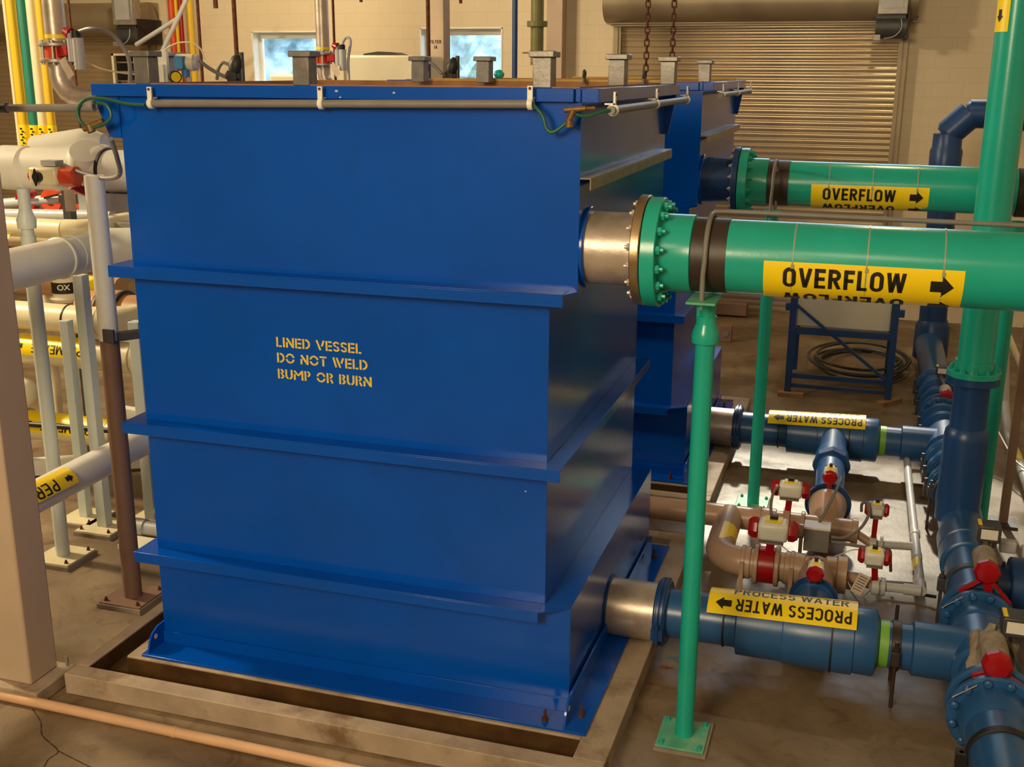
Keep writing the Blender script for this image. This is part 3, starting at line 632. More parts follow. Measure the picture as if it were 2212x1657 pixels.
# U-bolt stanchions
def stanchion(dy, label):
    x, y = 3.172, dy+0.175
    t = T('pipe_stanchion', label, 'pipe support', (x, y, 0), 'green stanchions under the overflow pipes')
    t.part('grout_pad', MB().box((x-0.14, y-0.18, 0), (x+0.14, y+0.15, 0.02)), GROUT)
    bp = t.part('base_plate', MB().box((x-0.135, y-0.17, 0.02), (x+0.125, y+0.12, 0.032)), GREENP, bev=0.002)
    for a, b in ((-0.105, -0.14), (0.1, -0.14), (-0.105, 0.09), (0.1, 0.09)): t.part('anchor_bolt', MB().bolt((x+a, y+b, 0.032), (0, 0, 1), 0.014, 0.012, 0.01), GREEN, bp)
    t.part('column', MB().cyl((x, y-0.02, 0.032), (x, y, 2.25), 0.049, 40), GREEN)
    t.part('bell_coupling', MB().lathe((x, y, 2.232), (0, 0, 1), [(0, 0.052), (0.0, 0.068), (0.03, 0.069), (0.06, 0.064), (0.09, 0.052), (0.098, 0.050), (0.135, 0.050), (0.135, 0.036)], 40), GREEN, smooth=30)
    t.part('neck', MB().cyl((x+0.006, y, 2.30), (x+0.006, y, 2.46), 0.040, 32).cyl((x-0.037, y-0.012, 2.35), (x-0.037, y-0.012, 2.46), 0.012, 16), GREEN)
    t.part('saddle_plate', MB().box((x-0.072, y-0.235, 2.463), (x+0.068, y+0.08, 2.475)), GREENP, bev=0.002)
    u = t.part('u_bolt', MB().tube([(x-0.005, dy+0.20-0.197, 2.43), (x-0.005, dy+0.20-0.197, 2.60)]+arc_pts((x, dy+0.20, 2.665), (0, -1, 0), (0, 0, 1), 0.199, 0.0, PI, 24)+[(x+0.0, dy+0.20+0.199, 2.43)], 0.0125, 14), GREY, label='grey rod bent over the pipe')
    t.part('nut', MB().bolt((x-0.005, dy+0.003, 2.463), (0, 0, -1), 0.02, 0.02, 0.01), GREEN, u)
    return t
stanchion(0, 'green pipe stanchion under the nearer overflow pipe')
stanchion(3.62, 'green pipe stanchion under the farther overflow pipe, behind the brown manifold')
t = T('conduit', 'thin grey conduit running along the top of the nearer green pipe', 'conduit', (4.2, 0.35, 2.84))
t.part('tube', MB().tube(spline([(3.16, 0.33, 2.86), (3.3, 0.34, 2.862), (3.8, 0.34, 2.858), (5.2, 0.34, 2.85), (6.2, 0.34, 2.846)], 4), 0.012, 14), GREY)

# ------------------------------------------------------------------ green riser with blue foot
RX, RY = 4.708, 3.10
t = T('riser_pipe', 'vertical green riser pipe standing on a blue flanged foot', 'pipe', (RX, RY, 0.5))
t.part('pipe_run', MB().cyl((RX, RY, 1.47), (RX, RY, 7.9), 0.1215, 48), GREEN)
t.part('hub', MB().cyl((RX, RY, 1.485), (RX, RY, 1.56), 0.134, 48), GREEN)
gf = t.part('flange', MB().ring((RX, RY, 1.465), (0, 0, 1), 0.182, 0.1, 0.045, 48), GREEN)
for k in range(12):
    th = 2*PI*k/12; t.part('bolt', MB().bolt((RX+0.158*math.cos(th), RY+0.158*math.sin(th), 1.487), (0, 0, 1), 0.016, 0.016, 0.012), GREEN, gf)
t.part('lower_flange', MB().ring((RX, RY, 1.415), (0, 0, 1), 0.182, 0.1, 0.05, 48), BLUED)
t.part('foot', MB().lathe((RX, RY, 0.34), (0, 0, 1), [(0, 0.155), (0.64, 0.155), (0.69, 0.148), (0.72, 0.125), (1.03, 0.122), (1.07, 0.13)], 48), BLUED)
fn = bend((RX, RY, 0), (0, 0, -1), (1, 0, 0), 0.1225)
mk = t.part('marker', patch(fn, -4.6, -3.79, -0.20, -0.055, 10, 12, 0.0012), YELL, label='yellow marker strip with an arrow')
solid_text(t, 'lettering', 'OVERFLOW', fn, -4.40, -0.155, 0.065, INK, width=0.40, parent=mk)
t.part('arrow', arrow(fn, -3.93, -0.125, 0.08, 0.06, 0.0025), INK, mk)

# ------------------------------------------------------------------ blue process water pipes
def process(dy, label, xm, far=False):
    y, z = dy+1.0, 0.315
    t = T('process_pipe', label, 'pipe', (3.6, y, z-0.2), 'blue process water pipes')
    c = MB().ring((2.895, y, z), (1, 0, 0), 0.20, 0.15, 0.075, 48, 0.01); c.ring((2.885, y, z), (1, 0, 0), 0.212, 0.19, 0.02, 48, 0.004); c.ring((2.91, y, z), (1, 0, 0), 0.212, 0.19, 0.02, 48, 0.004)
    k = t.part('groove_coupling', c, BLUED)
    t.part('coupling_bolt', MB().obox((2.895, y-0.215, z-0.045), (0.07, 0.045, 0.07), ((1, 0, 0), (0, 1, 0), (0, 0, 1))).cyl((2.895, y-0.235, z-0.10), (2.895, y-0.235, z+0.02), 0.013, 12), BLUED, k)
    t.part('pipe_run', MB().lathe((2.93, y, z), (1, 0, 0), [(0, 0.15), (0.40, 0.15), (0.415, 0.152), (0.425, 0.190), (1.10, 0.196), (1.20, 0.198), (1.215, 0.192), (1.225, 0.155), (1.235, 0.134), (xm-2.93, 0.134)], 56), BLUEP, smooth=30)
    t.part('sleeve', MB().lathe((3.62, y, z), (1, 0, 0), [(0, 0.197), (0.005, 0.200), (0.10, 0.200), (0.14, 0.206), (0.40, 0.208), (0.405, 0.2)], 56), BLUEP, smooth=30)
    t.part('colour_band', MB().cyl((4.165, y, z), (4.215, y, z), 0.1375, 48), LIMEG, label='lime green painted band')
    t.part('tee_hub', MB().lathe((4.34, y, z), (1, 0, 0), [(0, 0.14), (0.01, 0.158), (0.36, 0.160)], 48), BLUEP)
    Rf = lambda a: 0.188+(-a-3.175)*0.037
    D = math.radians; B = Vector((0, -math.sin(D(62)), -math.cos(D(62))))   # text up points down towards the aisle
    fn = bend((0, y, z), (-1, 0, 0), B, Rf)
    x0, x1 = (3.175, 4.03)
    mk = t.part('marker', patch(fn, -x1, -x0, -D(58)*0.19, D(25)*0.19, 14, 14, 0.0015), YELL, label='yellow marker reading PROCESS WATER, seen upside down')
    solid_text(t, 'lettering', 'PROCESS WATER', fn, -4.00, -D(9)*0.19, 0.084, INK, width=0.66, bold=0.015, parent=mk)
    t.part('arrow', arrow(fn, -3.315, -D(9)*0.19+0.04, 0.095, 0.085, 0.0028), INK, mk)
    fn2 = bend((0, y, z), (1, 0, 0), -B, lambda a: 0.188+(a-3.175)*0.037)
    solid_text(t, 'lettering', 'PROCESS WATER', fn2, 3.32, 0.072, 0.07, INK, width=0.66, bold=0.01, parent=mk)
    for x, r in ((3.275, 0.153), (3.90, 0.2085)):
        t.part('cable_tie', MB().ring((x, y, z), (1, 0, 0), r+0.005, r-0.002, 0.010, 40, 0.001), BLACK)
    return t
process(0, 'blue process water pipe in front, entering the stencilled tank low down', 4.36)
process(3.93, 'blue process water pipe behind, entering the farther tank', 4.36, True)
# pipe clamp stands
def clamp_stand(x, y, z, r, label, m=GREYD, axis=(1, 0, 0), floor=True, side=-1):
    t = T('clamp_stand', label, 'pipe clamp', (x, y, 0), 'dark pipe clamps on rods')
    t.part('clamp_band', MB().ring((x, y, z), axis, r+0.009, r-0.002, 0.05, 40, 0.003), m)
    a = Vector(axis); s = Vector((-a.y, a.x, 0)).normalized()*side if side else Vector((0, 0, 0))
    p = Vector((x, y, z))+s*(r+0.02)
    t.part('clamp_ear', MB().obox(p, (0.045, 0.05, 0.09), (a, s if side else Vector((0, 1, 0)), Vector((0, 0, 1)))), m, bev=0.004)
    t.part('rod', MB().cyl((p.x, p.y, 0.0), (p.x, p.y, z+0.10), 0.011, 12), m)
    t.part('rod', MB().cyl((p.x-2*s.x*(r+.02), p.y-2*s.y*(r+.02), 0.0), (p.x-2*s.x*(r+.02), p.y-2*s.y*(r+.02), z+r+0.05), 0.011, 12), m)
    t.part('nut', MB().bolt((p.x, p.y, z+0.05), (0, 0, 1), 0.02, 0.018, 0.02), m)
    return t
clamp_stand(4.255, 1.0, 0.315, 0.137, 'dark clamp with rods around the nearer blue process pipe beside its green band', BROWNB, side=-1)

# ------------------------------------------------------------------ blue header pipe
HX, HZ = 4.72, 0.315
t = T('header_pipe', 'thick blue header pipe on the floor that both process water pipes join', 'pipe', (HX, 4, HZ-0.16))
t.part('pipe_run', MB().lathe((HX+0.02, -2.2, HZ), (0, 1, 0), [(0, 0.158), (11.4, 0.158)], 56), BLUEP)
for y0, y1 in ((2.30, 2.52), (2.54, 2.78)):
    t.part('sleeve', MB().lathe((HX+0.01, y0, HZ), (0, 1, 0), [(0, 0.160), (0.008, 0.172), (y1-y0-0.008, 0.172), (y1-y0, 0.160)], 48), BLUEP)
for y in (0.78, 4.71): t.part('tee_body', MB().lathe((HX+0.01, y, HZ), (0, 1, 0), [(0, 0.160), (0.02, 0.182), (0.42, 0.182), (0.44, 0.160)], 48), BLUEP)
for y in (3.86, 4.17, 4.5, 5.35, 5.62, 6.2, 6.55, 7.0):
    c = MB().ring((HX+0.01, y, HZ), (0, 1, 0), 0.192, 0.15, 0.07, 48, 0.01); c.ring((HX+0.01, y-0.022, HZ), (0, 1, 0), 0.203, 0.18, 0.016, 48); c.ring((HX+0.01, y+0.022, HZ), (0, 1, 0), 0.203, 0.18, 0.016, 48)
    k = t.part('groove_coupling', c, BLUEP)
    t.part('coupling_bolt', MB().obox((HX-0.19, y, HZ-0.02), (0.05, 0.07, 0.06), ((1, 0, 0), (0, 1, 0), (0, 0, 1))).cyl((HX-0.20, y, HZ-0.09), (HX-0.20, y, HZ+0.06), 0.014, 10), GREYD, k)
t.part('elbow_sleeve', MB().lathe((HX+0.05, 9.2, 0.10), (0, 0, 1), [(0, 0.17), (0.03, 0.205), (0.42, 0.205), (0.50, 0.165)], 48), BLUED)
e = MB(); e.cyl((HX+0.05, 9.2, 0.3), (HX-0.01, 9.2, 2.78), 0.162, 48)
e.lathe((HX+0.03, 9.2, 1.20), (0, 0, 1), [(0, 0.163), (0.02, 0.18), (0.30, 0.18), (0.32, 0.163)], 48)
t.part('upright', e, BLUED)
t.part('elbow', MB().lathe((HX-0.01, 9.2, 2.44), (0, 0, 1), [(0, 0.164), (0.01, 0.182), (0.20, 0.186), (0.24, 0.166), (0.40, 0.164)], 48)
       .cyl((HX-0.01, 9.2, 2.84), (HX+0.22, 9.2, 3.07), 0.164, 48, 0.164).cyl((HX+0.20, 9.2, 3.07), (HX+1.6, 9.2, 3.07), 0.164, 48).lathe((HX+0.55, 9.2, 3.07), (1, 0, 0), [(0, 0.165), (0.02, 0.185), (0.3, 0.185), (0.32, 0.165)], 48)
       .lathe((HX-0.01, 9.2, 2.84), (1, 0, 1), [(-0.05, 0.12), (0.0, 0.155), (0.05, 0.164)], 40).lathe((HX+0.21, 9.2, 3.07), (1, 0, 0), [(-0.05, 0.12), (0.0, 0.155), (0.03, 0.164)], 40), BLUED)
t.part('colour_band', MB().cyl((HX-0.005, 9.2, 2.36), (HX-0.005, 9.2, 2.43), 0.167, 40), LIMEG, label='lime green painted band')

# ------------------------------------------------------------------ valves
def valve(name, label, c, axis, r, top, act_axis, al, ar, group, body=GREYL, amat=GREYL, cmat=RED, nmat=RED, bw=0.05, ind=True, cap=True, flr=None):
    c = Vector(c); top = Vector(top); ax = Vector(axis).normalized(); aa = Vector(act_axis).normalized(); up = (top-c).normalized()
    sd = aa.cross(up).normalized(); up2 = sd.cross(aa).normalized()
    t = T(name, label, 'valve', c-Vector((0, 0, r)), group)
    t.part('valve_body', MB().ring(c, ax, r, r*0.62, bw, 40), body)
    nk = MB(); nk.bar(c+up*r*0.9, top-up*ar*0.8, max(0.03, ar*.7), max(0.03, ar*.7)); t.part('neck', nk, nmat, bev=0.003)
    t.part('mounting_plate', MB().obox(top-up*ar*1.05, (al*0.5, ar*1.5, 0.012), (aa, sd, up2)), GALV)
    t.part('actuator', MB().obox(top, (al*0.62, ar*1.75, ar*1.75), (aa, sd, up2)), amat, bev=ar*0.35)
    if cap:
        for s in (-1, 1):
            m = MB().lathe(top+aa*s*al*0.31, aa*s, [(0, ar*1.0), (al*.10, ar*1.0), (al*0.19, ar*0.72)], 8)
            e = t.part('end_cap', m, cmat, bev=0.004)
    if ind:
        i = t.part('position_indicator', MB().obox(top+up2*ar*0.98, (al*0.34, ar*0.9, 0.014), (aa, sd, up2)), YELL)
        t.part('indicator_knob', MB().obox(top+up2*(ar*0.98+0.018), (al*0.16, ar*0.4, 0.026), (aa, sd, up2)), BLACK, i, bev=0.002)
        t.part('rating_plate', MB().obox(top-sd*ar*0.89 if (top-sd).y < (top+sd).y else top+sd*ar*0.89, (al*0.4, 0.003, ar*0.8), (aa, sd, up2)), WHITE)
    return t
G = 'valves on the brown manifold'
valve('butterfly_valve', 'white and red valve actuator beside the rear green stanchion, on the upper brown pipe', (3.50, 2.85, 0.25), (1, 0, 0), 0.115, (3.515, 2.83, 0.53), (1, 0, 0), 0.28, 0.064, G, TANP, WHITE)
t = valve('butterfly_valve', 'largest white and red actuator over the red-banded body on the lower brown pipe', (3.43, 2.04, 0.25), (1, 0, 0), 0.125, (3.46, 2.0, 0.535), (1, 0, 0), 0.33, 0.078, G, RED, WHITE, bw=0.11)
t.part('bolt_band', MB().ring((3.36, 2.04, 0.25), (1, 0, 0), 0.14, 0.1, 0.03, 40).ring((3.50, 2.04, 0.25), (1, 0, 0), 0.14, 0.1, 0.03, 40), TANP)
t = valve('butterfly_valve', 'red end cap of a valve on the blue branch from the farther process pipe', (3.785, 3.22, 0.30), (0, 1, 0), 0.175, (3.785, 3.16, 0.565), (0, 1, 0), 0.20, 0.058, G, BLUED, WHITE, bw=0.03)
t = valve('butterfly_valve', 'red end cap of a valve above the round blue flange, beside the upside-down marker', (3.765, 1.60, 0.25), (0, 1, 0), 0.155, (3.765, 1.56, 0.475), (0, 1, 0), 0.19, 0.056, G, BLUED, WHITE, bw=0.03)
t.part('disc', MB().cyl((3.765, 1.54, 0.25), (3.765, 1.58, 0.25), 0.135, 40), BLUEP, label='blue flange face')
valve('butterfly_valve', 'small grey actuator with a coiled grey hose, on the thin grey cross pipe', (4.13, 2.79, 0.19), (1, 0, 0), 0.06, (4.135, 2.77, 0.47), (1, 0, 0), 0.17, 0.052, G, GREYL)
t = valve('butterfly_valve', 'small actuator with a hanging striped tag, next to the white elbow pipe', (4.15, 2.06, 0.19), (1, 0, 0), 0.06, (4.125, 2.02, 0.42), (1, 0, 0), 0.21, 0.058, G, GREYL, WHITE)
tg = t.part('tag', MB().obox((4.05, 1.95, 0.24), (0.075, 0.003, 0.15), ((0.93, 0, -0.36), (0, 1, 0), (0.36, 0, 0.93))), CARD, label='pale paper tag with dark lines')
lm = MB()
for k in range(6): lm.obox(Vector((4.05, 1.947, 0.24))+Vector((0.36, 0, 0.93))*(0.055-k*0.02), (0.055, 0.002, 0.004), ((0.93, 0, -0.36), (0, 1, 0), (0.36, 0, 0.93)))
t.part('tag_print', lm, INK, tg)

# brown manifold
t = T('manifold_pipe', 'tan brown pvc manifold lying on the floor between the blue pipes', 'pipe', (3.2, 2.4, 0.13))
t.part('upper_run', MB().lathe((2.0, 2.85, 0.25), (1, 0, 0), [(0, 0.088), (1.30, 0.088), (1.305, 0.098), (1.42, 0.098), (1.425, 0.085), (1.97, 0.085), (1.975, 0.095), (2.02, 0.095)], 40), TANP)
t.part('elbow', MB().tube([(3.08, 2.85, 0.25), (3.08, 2.45, 0.25), (3.085, 2.25, 0.25)]+arc_pts((3.285, 2.24, 0.25), (-1, 0, 0), (0, -1, 0), 0.2, 0.0, PI/2, 8)+[(3.35, 2.04, 0.25)], 0.1, 28), TANP, smooth=40)
t.part('lower_run', MB().lathe((3.26, 2.04, 0.25), (1, 0, 0), [(0, 0.112), (0.06, 0.112), (0.065, 0.10), (0.29, 0.10), (0.295, 0.112), (0.42, 0.112), (0.425, 0.10), (0.56, 0.10), (0.565, 0.115), (0.63, 0.115), (0.64, 0.128), (0.70, 0.128)], 40), TANP)
t.part('branch', MB().cyl((3.785, 3.19, 0.30), (3.785, 2.85, 0.26), 0.145, 40, 0.10), TANP); t.part('branch', MB().cyl((3.765, 1.60, 0.25), (3.765, 2.04, 0.25), 0.115, 40), TANP)
t.part('stub', MB().cyl((3.96, 2.04, 0.25), (4.12, 2.05, 0.20), 0.032, 20), TANP); t.part('stub', MB().cyl((3.98, 2.85, 0.25), (4.12, 2.79, 0.19), 0.032, 20), TANP)
for x, y in ((3.27, 2.04), (3.60, 2.04), (3.62, 2.85), (3.30, 2.85)):
    t.part('strap', MB().ring((x, y, 0.25), (1, 0, 0), 0.119 if y < 2.5 else 0.103, 0.09, 0.028, 36).box((x-0.014, y-0.13, 0.0), (x+0.014, y-0.105, 0.30)), TANP)
mk = t.part('marker', patch(bend((3.08, 0, 0.25), (0, 1, 0), Vector((-0.75, 0, 0.66)), 0.101), 2.18, 2.50, -0.075, 0.075, 4, 8), YELL, label='small yellow marker')
t.part('lettering', MB().obox((3.02, 2.34, 0.34), (0.01, 0.01, 0.001), ((1, 0, 0), (0, 1, 0), (0, 0, 1))), INK, mk)
t = T('branch_pipe', 'short blue branch coming forward from the farther process pipe', 'pipe', (3.76, 4.0, 0.2))
t.part('pipe_run', MB().lathe((3.765, 4.92, 0.34), Vector((0.012, -1, -0.022)), [(0, 0.10), (0.10, 0.105), (0.32, 0.115), (0.60, 0.12), (0.605, 0.136), (0.78, 0.142), (0.80, 0.115), (1.68, 0.115)], 40), BLUEP)
t.part('hex_collar', MB().lathe((3.775, 4.14, 0.322), (0.012, -1, -0.022), [(0, 0.155), (0.10, 0.155)], 8), BLUED)
t = T('branch_pipe', 'short blue branch running back from the nearer process pipe', 'pipe', (3.765, 1.3, 0.2))
t.part('pipe_run', MB().cyl((3.765, 1.1, 0.28), (3.765, 1.57, 0.25), 0.12, 36), BLUEP)
# grey/white small bore
t = T('drain_pipe', 'pale grey pipe with a yellow sticker, bending left beside the blue header', 'pipe', (4.42, 3.5, 0.16))
t.part('pipe_run', MB().tube([(4.60, 5.38, 0.2), (4.46, 5.38, 0.2), (4.41, 5.33, 0.2), (4.405, 5.25, 0.2), (4.415, 4.0, 0.2), (4.44, 2.12, 0.2), (4.42, 2.06, 0.2), (4.36, 2.055, 0.2), (4.18, 2.055, 0.195)], 0.031, 20), GREYL)
for y in (3.05, 2.62, 2.22): t.part('socket', MB().cyl((4.43, y-0.035, 0.2), (4.43, y+0.035, 0.2), 0.038, 20), GREYL)
t.part('elbow', MB().cyl((4.44, 2.055, 0.2), (4.33, 2.055, 0.2), 0.039, 20).cyl((4.44, 2.055, 0.2), (4.44, 2.17, 0.2), 0.039, 20), GREYL)
t.part('cross_pipe', MB().cyl((4.43, 2.84, 0.19), (4.16, 2.80, 0.19), 0.031, 20).ring((4.19, 2.8, 0.19), (1, 0, 0), 0.062, 0.02, 0.02, 24), GREYL)
t.part('union_flange', MB().ring((4.20, 2.055, 0.195), (1, 0, 0), 0.062, 0.02, 0.03, 24), GREYL)
t.part('sticker', MB().cyl((4.43, 2.43, 0.2), (4.43, 2.55, 0.2), 0.0325, 20), YELL, label='yellow sticker wrapped round')
t = T('junction_box', 'grey junction box with a white lid among the red-capped valves', 'junction box', (3.74, 2.3, 0.13))
t.part('box_body', MB().box((3.655, 2.25, 0.30), (3.825, 2.38, 0.465)), GREY, bev=0.005)
t.part('lid', MB().box((3.650, 2.245, 0.465), (3.830, 2.385, 0.482)), WHITE, bev=0.003)
t.part('leg', MB().cyl((3.74, 2.31, 0.0), (3.74, 2.31, 0.30), 0.014, 12), GREYD)
def cable(name, label, pts, r, m, cat='cable', group='cables over the manifold'):
    return single(name, MB().tube(spline(pts), r, 10), m, label, cat, group)
cable('flexible_conduit', 'grey flexible conduit arching from the junction box to the small grey actuator', [(3.83, 2.31, 0.40), (3.93, 2.36, 0.39), (4.03, 2.50, 0.42), (4.08, 2.66, 0.47), (4.07, 2.74, 0.52), (4.03, 2.80, 0.49), (4.03, 2.83, 0.42)], 0.011, GREY)
cable('flexible_conduit', 'grey flexible conduit running from the junction box to the thin cross pipe', [(3.83, 2.33, 0.36), (3.98, 2.36, 0.34), (4.12, 2.40, 0.32), (4.23, 2.46, 0.30), (4.25, 2.48, 0.2), (4.26, 2.5, 0.12)], 0.011, GREY)
cable('flexible_conduit', 'grey flexible conduit rising from the junction box to the valve on the blue branch', [(3.75, 2.36, 0.48), (3.80, 2.5, 0.56), (3.85, 2.75, 0.62), (3.87, 2.95, 0.62), (3.86, 3.08, 0.58)], 0.011, GREY)
cable('flexible_conduit', 'grey flexible conduit looping from the upper left actuator down to the large one', [(3.44, 2.80, 0.56), (3.40, 2.70, 0.54), (3.40, 2.55, 0.46), (3.45, 2.42, 0.38), (3.52, 2.33, 0.36), (3.65, 2.31, 0.38)], 0.011, GREY)
cable('air_tube', 'thin white air tube between the junction box and the round blue flange', [(3.52, 2.05, 0.40), (3.60, 2.1, 0.33), (3.72, 2.2, 0.27), (3.86, 2.25, 0.28), (4.0, 2.38, 0.30), (4.12, 2.45, 0.26)], 0.004, WHITE)
cable('air_tube', 'thin white air tube drooping on the floor left of the white elbow pipe', [(3.93, 2.62, 0.2), (3.97, 2.45, 0.04), (4.05, 2.22, 0.02), (4.12, 2.16, 0.1), (4.15, 2.1, 0.2)], 0.004, WHITE)
cable('black_hose', 'black hose lying between the tagged valve and the blue header', [(4.16, 2.38, 0.08), (4.3, 2.36, 0.07), (4.45, 2.34, 0.05), (4.56, 2.30, 0.06)], 0.012, BLACK)
# floor pipe stands by the header
clamp_stand(4.73, 1.95, HZ, 0.158, 'dark clamp with rods around the blue header next to the white elbow pipe', GREYD, (0, 1, 0), side=1)
clamp_stand(4.73, 3.70, HZ, 0.158, 'dark clamp with rods on the blue header at the foot of the riser', GREYD, (0, 1, 0), side=1)

# big header valves
def header_valve(y, label, r, ax, az, box, s=1.0, tag=True):
    c = Vector((HX+0.015, y, HZ)); g = 'large blue flanged valves on the header'
    t = T('header_valve', label, 'valve', c-Vector((0, 0, r)), g)
    b = MB().ring(c-Vector((0, 0.06, 0)), (0, 1, 0), r, 0.15, 0.05, 48, 0.012).ring(c+Vector((0, 0.06, 0)), (0, 1, 0), r, 0.15, 0.05, 48, 0.012)
    fb = t.part('flange', b, BLUEP)
    t.part('valve_body', MB().ring(c, (0, 1, 0), r*0.88, 0.15, 0.08, 48), BLACK)
    for k in range(12):
        th = 2*PI*(k+.5)/12; t.part('bolt_boss', MB().lathe(c+Vector((math.cos(th)*(r-0.027), -0.085, math.sin(th)*(r-0.027))), (0, -1, 0), [(0, 0.024), (0.02, 0.022), (0.028, 0.012)], 12), BLUEP, fb)
    t.part('hub', MB().lathe(c+Vector((0, -0.085, 0)), (0, -1, 0), [(0, r*0.80), (0.04, r*0.76), (0.14, 0.172), (0.16, 0.160)], 48), BLUEP)
    a = Vector((ax, y-0.02, az))
    t.part('bracket', MB().bar(c+Vector((-0.12*s, 0, r*0.80)), a+Vector((-0.01, 0, -0.045)), 0.035, 0.02).bar(c+Vector((0.17*s, 0, r*0.62)), a+Vector((0.02, 0, -0.045)), 0.035, 0.02).bar(c+Vector((0.04, 0, r*.9)), a, 0.05, 0.05), RED)
    t.part('actuator', MB().lathe(a+Vector((0, 0.0, 0)), (0, 1, 0), [(0, 0.07*s), (0.24*s, 0.07*s)], 24), DUSTY)
    t.part('end_cap', MB().lathe(a, (0, -1, 0), [(-0.01, 0.078*s), (0.025, 0.078*s), (0.045, 0.062*s), (0.05, 0.03)], 8), RED, bev=0.005)
    p = Vector(box)
    bx = t.part('positioner_box', MB().box(p-Vector((0.07*s, 0.07*s, 0.055*s)), p+Vector((0.07*s, 0.07*s, 0.055*s))), GREYD, bev=0.008)
    t.part('white_plate', MB().box(p+Vector((-0.05*s, -0.073*s, -0.03*s)), p+Vector((0.05*s, -0.07*s, 0.035*s))), WHITE, bx)
    t.part('yellow_strip', MB().box(p+Vector((-0.068*s, -0.05*s, 0.055*s)), p+Vector((-0.045*s, 0.05*s, 0.058*s))), YELL, bx)
    n = MB()
    for k in (-1, 0, 1): n.cyl(p+Vector((k*0.04*s, -0.03*s, -0.055*s)), p+Vector((k*0.04*s, -0.03*s, -0.095*s)), 0.014*s, 10)
    t.part('cable_glands', n, GREYD, bx)
    t.part('box_bracket', MB().bar(p+Vector((-0.02, 0.02, -0.05)), a+Vector((0.02, 0.12, -0.02)), 0.03, 0.04), GREYD)
    if tag:
        t.part('tag', MB().obox(c+Vector((-0.16*s, -0.10, r*0.62)), (0.14, 0.055, 0.003), (Vector((0.80, 0.1, 0.58)).normalized(), Vector((-0.12, -0.85, 0.4)).normalized(), Vector((-0.55, 0.35, 0.75)).normalized())), CARD, label='pale card tag')
    return t
header_valve(0.42, 'nearest large blue valve, its red actuator cap in front of crumpled wrapping', 0.235, 4.72, 0.60, (4.83, 0.72, 0.69), 1.0)
header_valve(1.50, 'large blue valve with a red actuator cap between the two header tees', 0.215, 4.755, 0.645, (4.80, 2.00, 0.70), 1.0)
t = header_valve(5.95, 'distant valve with a red actuator cap on the far stretch of the blue header', 0.20, 4.76, 0.53, (4.74, 6.55, 0.62), 0.8, False)
single('pipe_clamp', MB().ring((HX+0.02, -0.02, HZ), (0, 1, 0), 0.168, 0.155, 0.05, 48).box((HX-0.19, -0.05, HZ-0.10), (HX-0.14, 0.01, HZ+0.0)).cyl((HX-0.165, -0.02, 0), (HX-0.165, -0.02, HZ), 0.012, 10), BLACK, 'black clamp around the blue header in front of the nearest flanged valve', 'pipe clamp')
# dusty plastic wrap draped round the first valve neck
m = MB(); rnd = random.Random(3)
pts = []
for i in range(14):
    for j in range(9):
        a = -0.10+0.25*i/13; b = 0.5+0.30*j/8
        pts.append((HX-0.02+a+0.02*rnd.random(), 0.60+0.10*math.sin(3*i)*0.3+0.12*(j/8), 0.42+0.22*(j/8)+0.05*rnd.random()-0.10*abs(i-6)/7))
m.add(pts, [(i*9+j, (i+1)*9+j, (i+1)*9+j+1, i*9+j+1) for i in range(13) for j in range(8)])
o = single('dust_wrap', m, DUSTY, 'crumpled dusty wrapping behind the nearest red actuator cap', 'wrapping'); o.modifiers.new('thick', 'SOLIDIFY').thickness = 0.003
t = T('side_pipe', 'dark blue flanged pipe leaving the header to the right', 'pipe', (5.1, 1.85, 0.2))
t.part('pipe_run', MB().cyl((4.87, 1.95, 0.36), (6.2, 1.95, 0.36), 0.135, 40), BLUED)
t.part('flange', MB().ring((4.99, 1.95, 0.36), (1, 0, 0), 0.19, 0.12, 0.09, 40, 0.01), BLUED)
t.part('clamp_block', MB().box((4.9, 2.15, 0.50), (5.0, 2.22, 0.58)).box((5.03, 2.10, 0.50), (5.13, 2.2, 0.56)), GREYL, bev=0.008)
# posts at the right
t = T('pipe_post', 'plain green post to the right of the blue riser foot', 'pipe support', (4.965, 3.88, 0))
t.part('column', MB().cyl((4.965, 3.88, 0.03), (4.965, 3.88, 2.46), 0.05, 32), GREEN)
t.part('base_plate', MB().box((4.85, 3.76, 0), (5.08, 4.0, 0.03)), GREENP)
t = T('pipe_post', 'dark brown post at the right edge behind the green post', 'pipe support', (5.147, 4.0, 0))
t.part('column', MB().box((5.115, 3.97, 0.02), (5.18, 4.03, 3.2)), BRNP, bev=0.004)
t.part('base_plate', MB().box((5.04, 3.9, 0), (5.25, 4.12, 0.02)), GREYD)
t = T('small_pipe', 'pale grey pipe with a yellow sticker at the right edge, on the floor', 'pipe', (5.4, 5, 0))
t.part('pipe_run', MB().tube([(5.16, 6.6, 1.3), (5.3, 6.6, 0.95), (5.36, 6.5, 0.35), (5.36, 6.0, 0.16), (5.385, 5.2, 0.14), (5.40, 3.6, 0.14)], 0.045, 18), GREYL)
t.part('sticker', MB().cyl((5.383, 5.22, 0.14), (5.377, 5.5, 0.145), 0.0465, 18), YELL)
t.part('wire', MB().tube(spline([(5.05, 5.9, 0.55), (5.2, 5.5, 0.35), (5.33, 5.0, 0.22), (5.5, 4.7, 0.2)]), 0.008, 8), WHITE)
cable('handrail', 'cream tube slanting away at the right edge behind the green post', [(5.02, 6.2, 1.65), (5.2, 6.0, 1.25), (5.45, 5.8, 0.75), (5.7, 5.6, 0.3)], 0.028, CREAMP, 'rail', None)

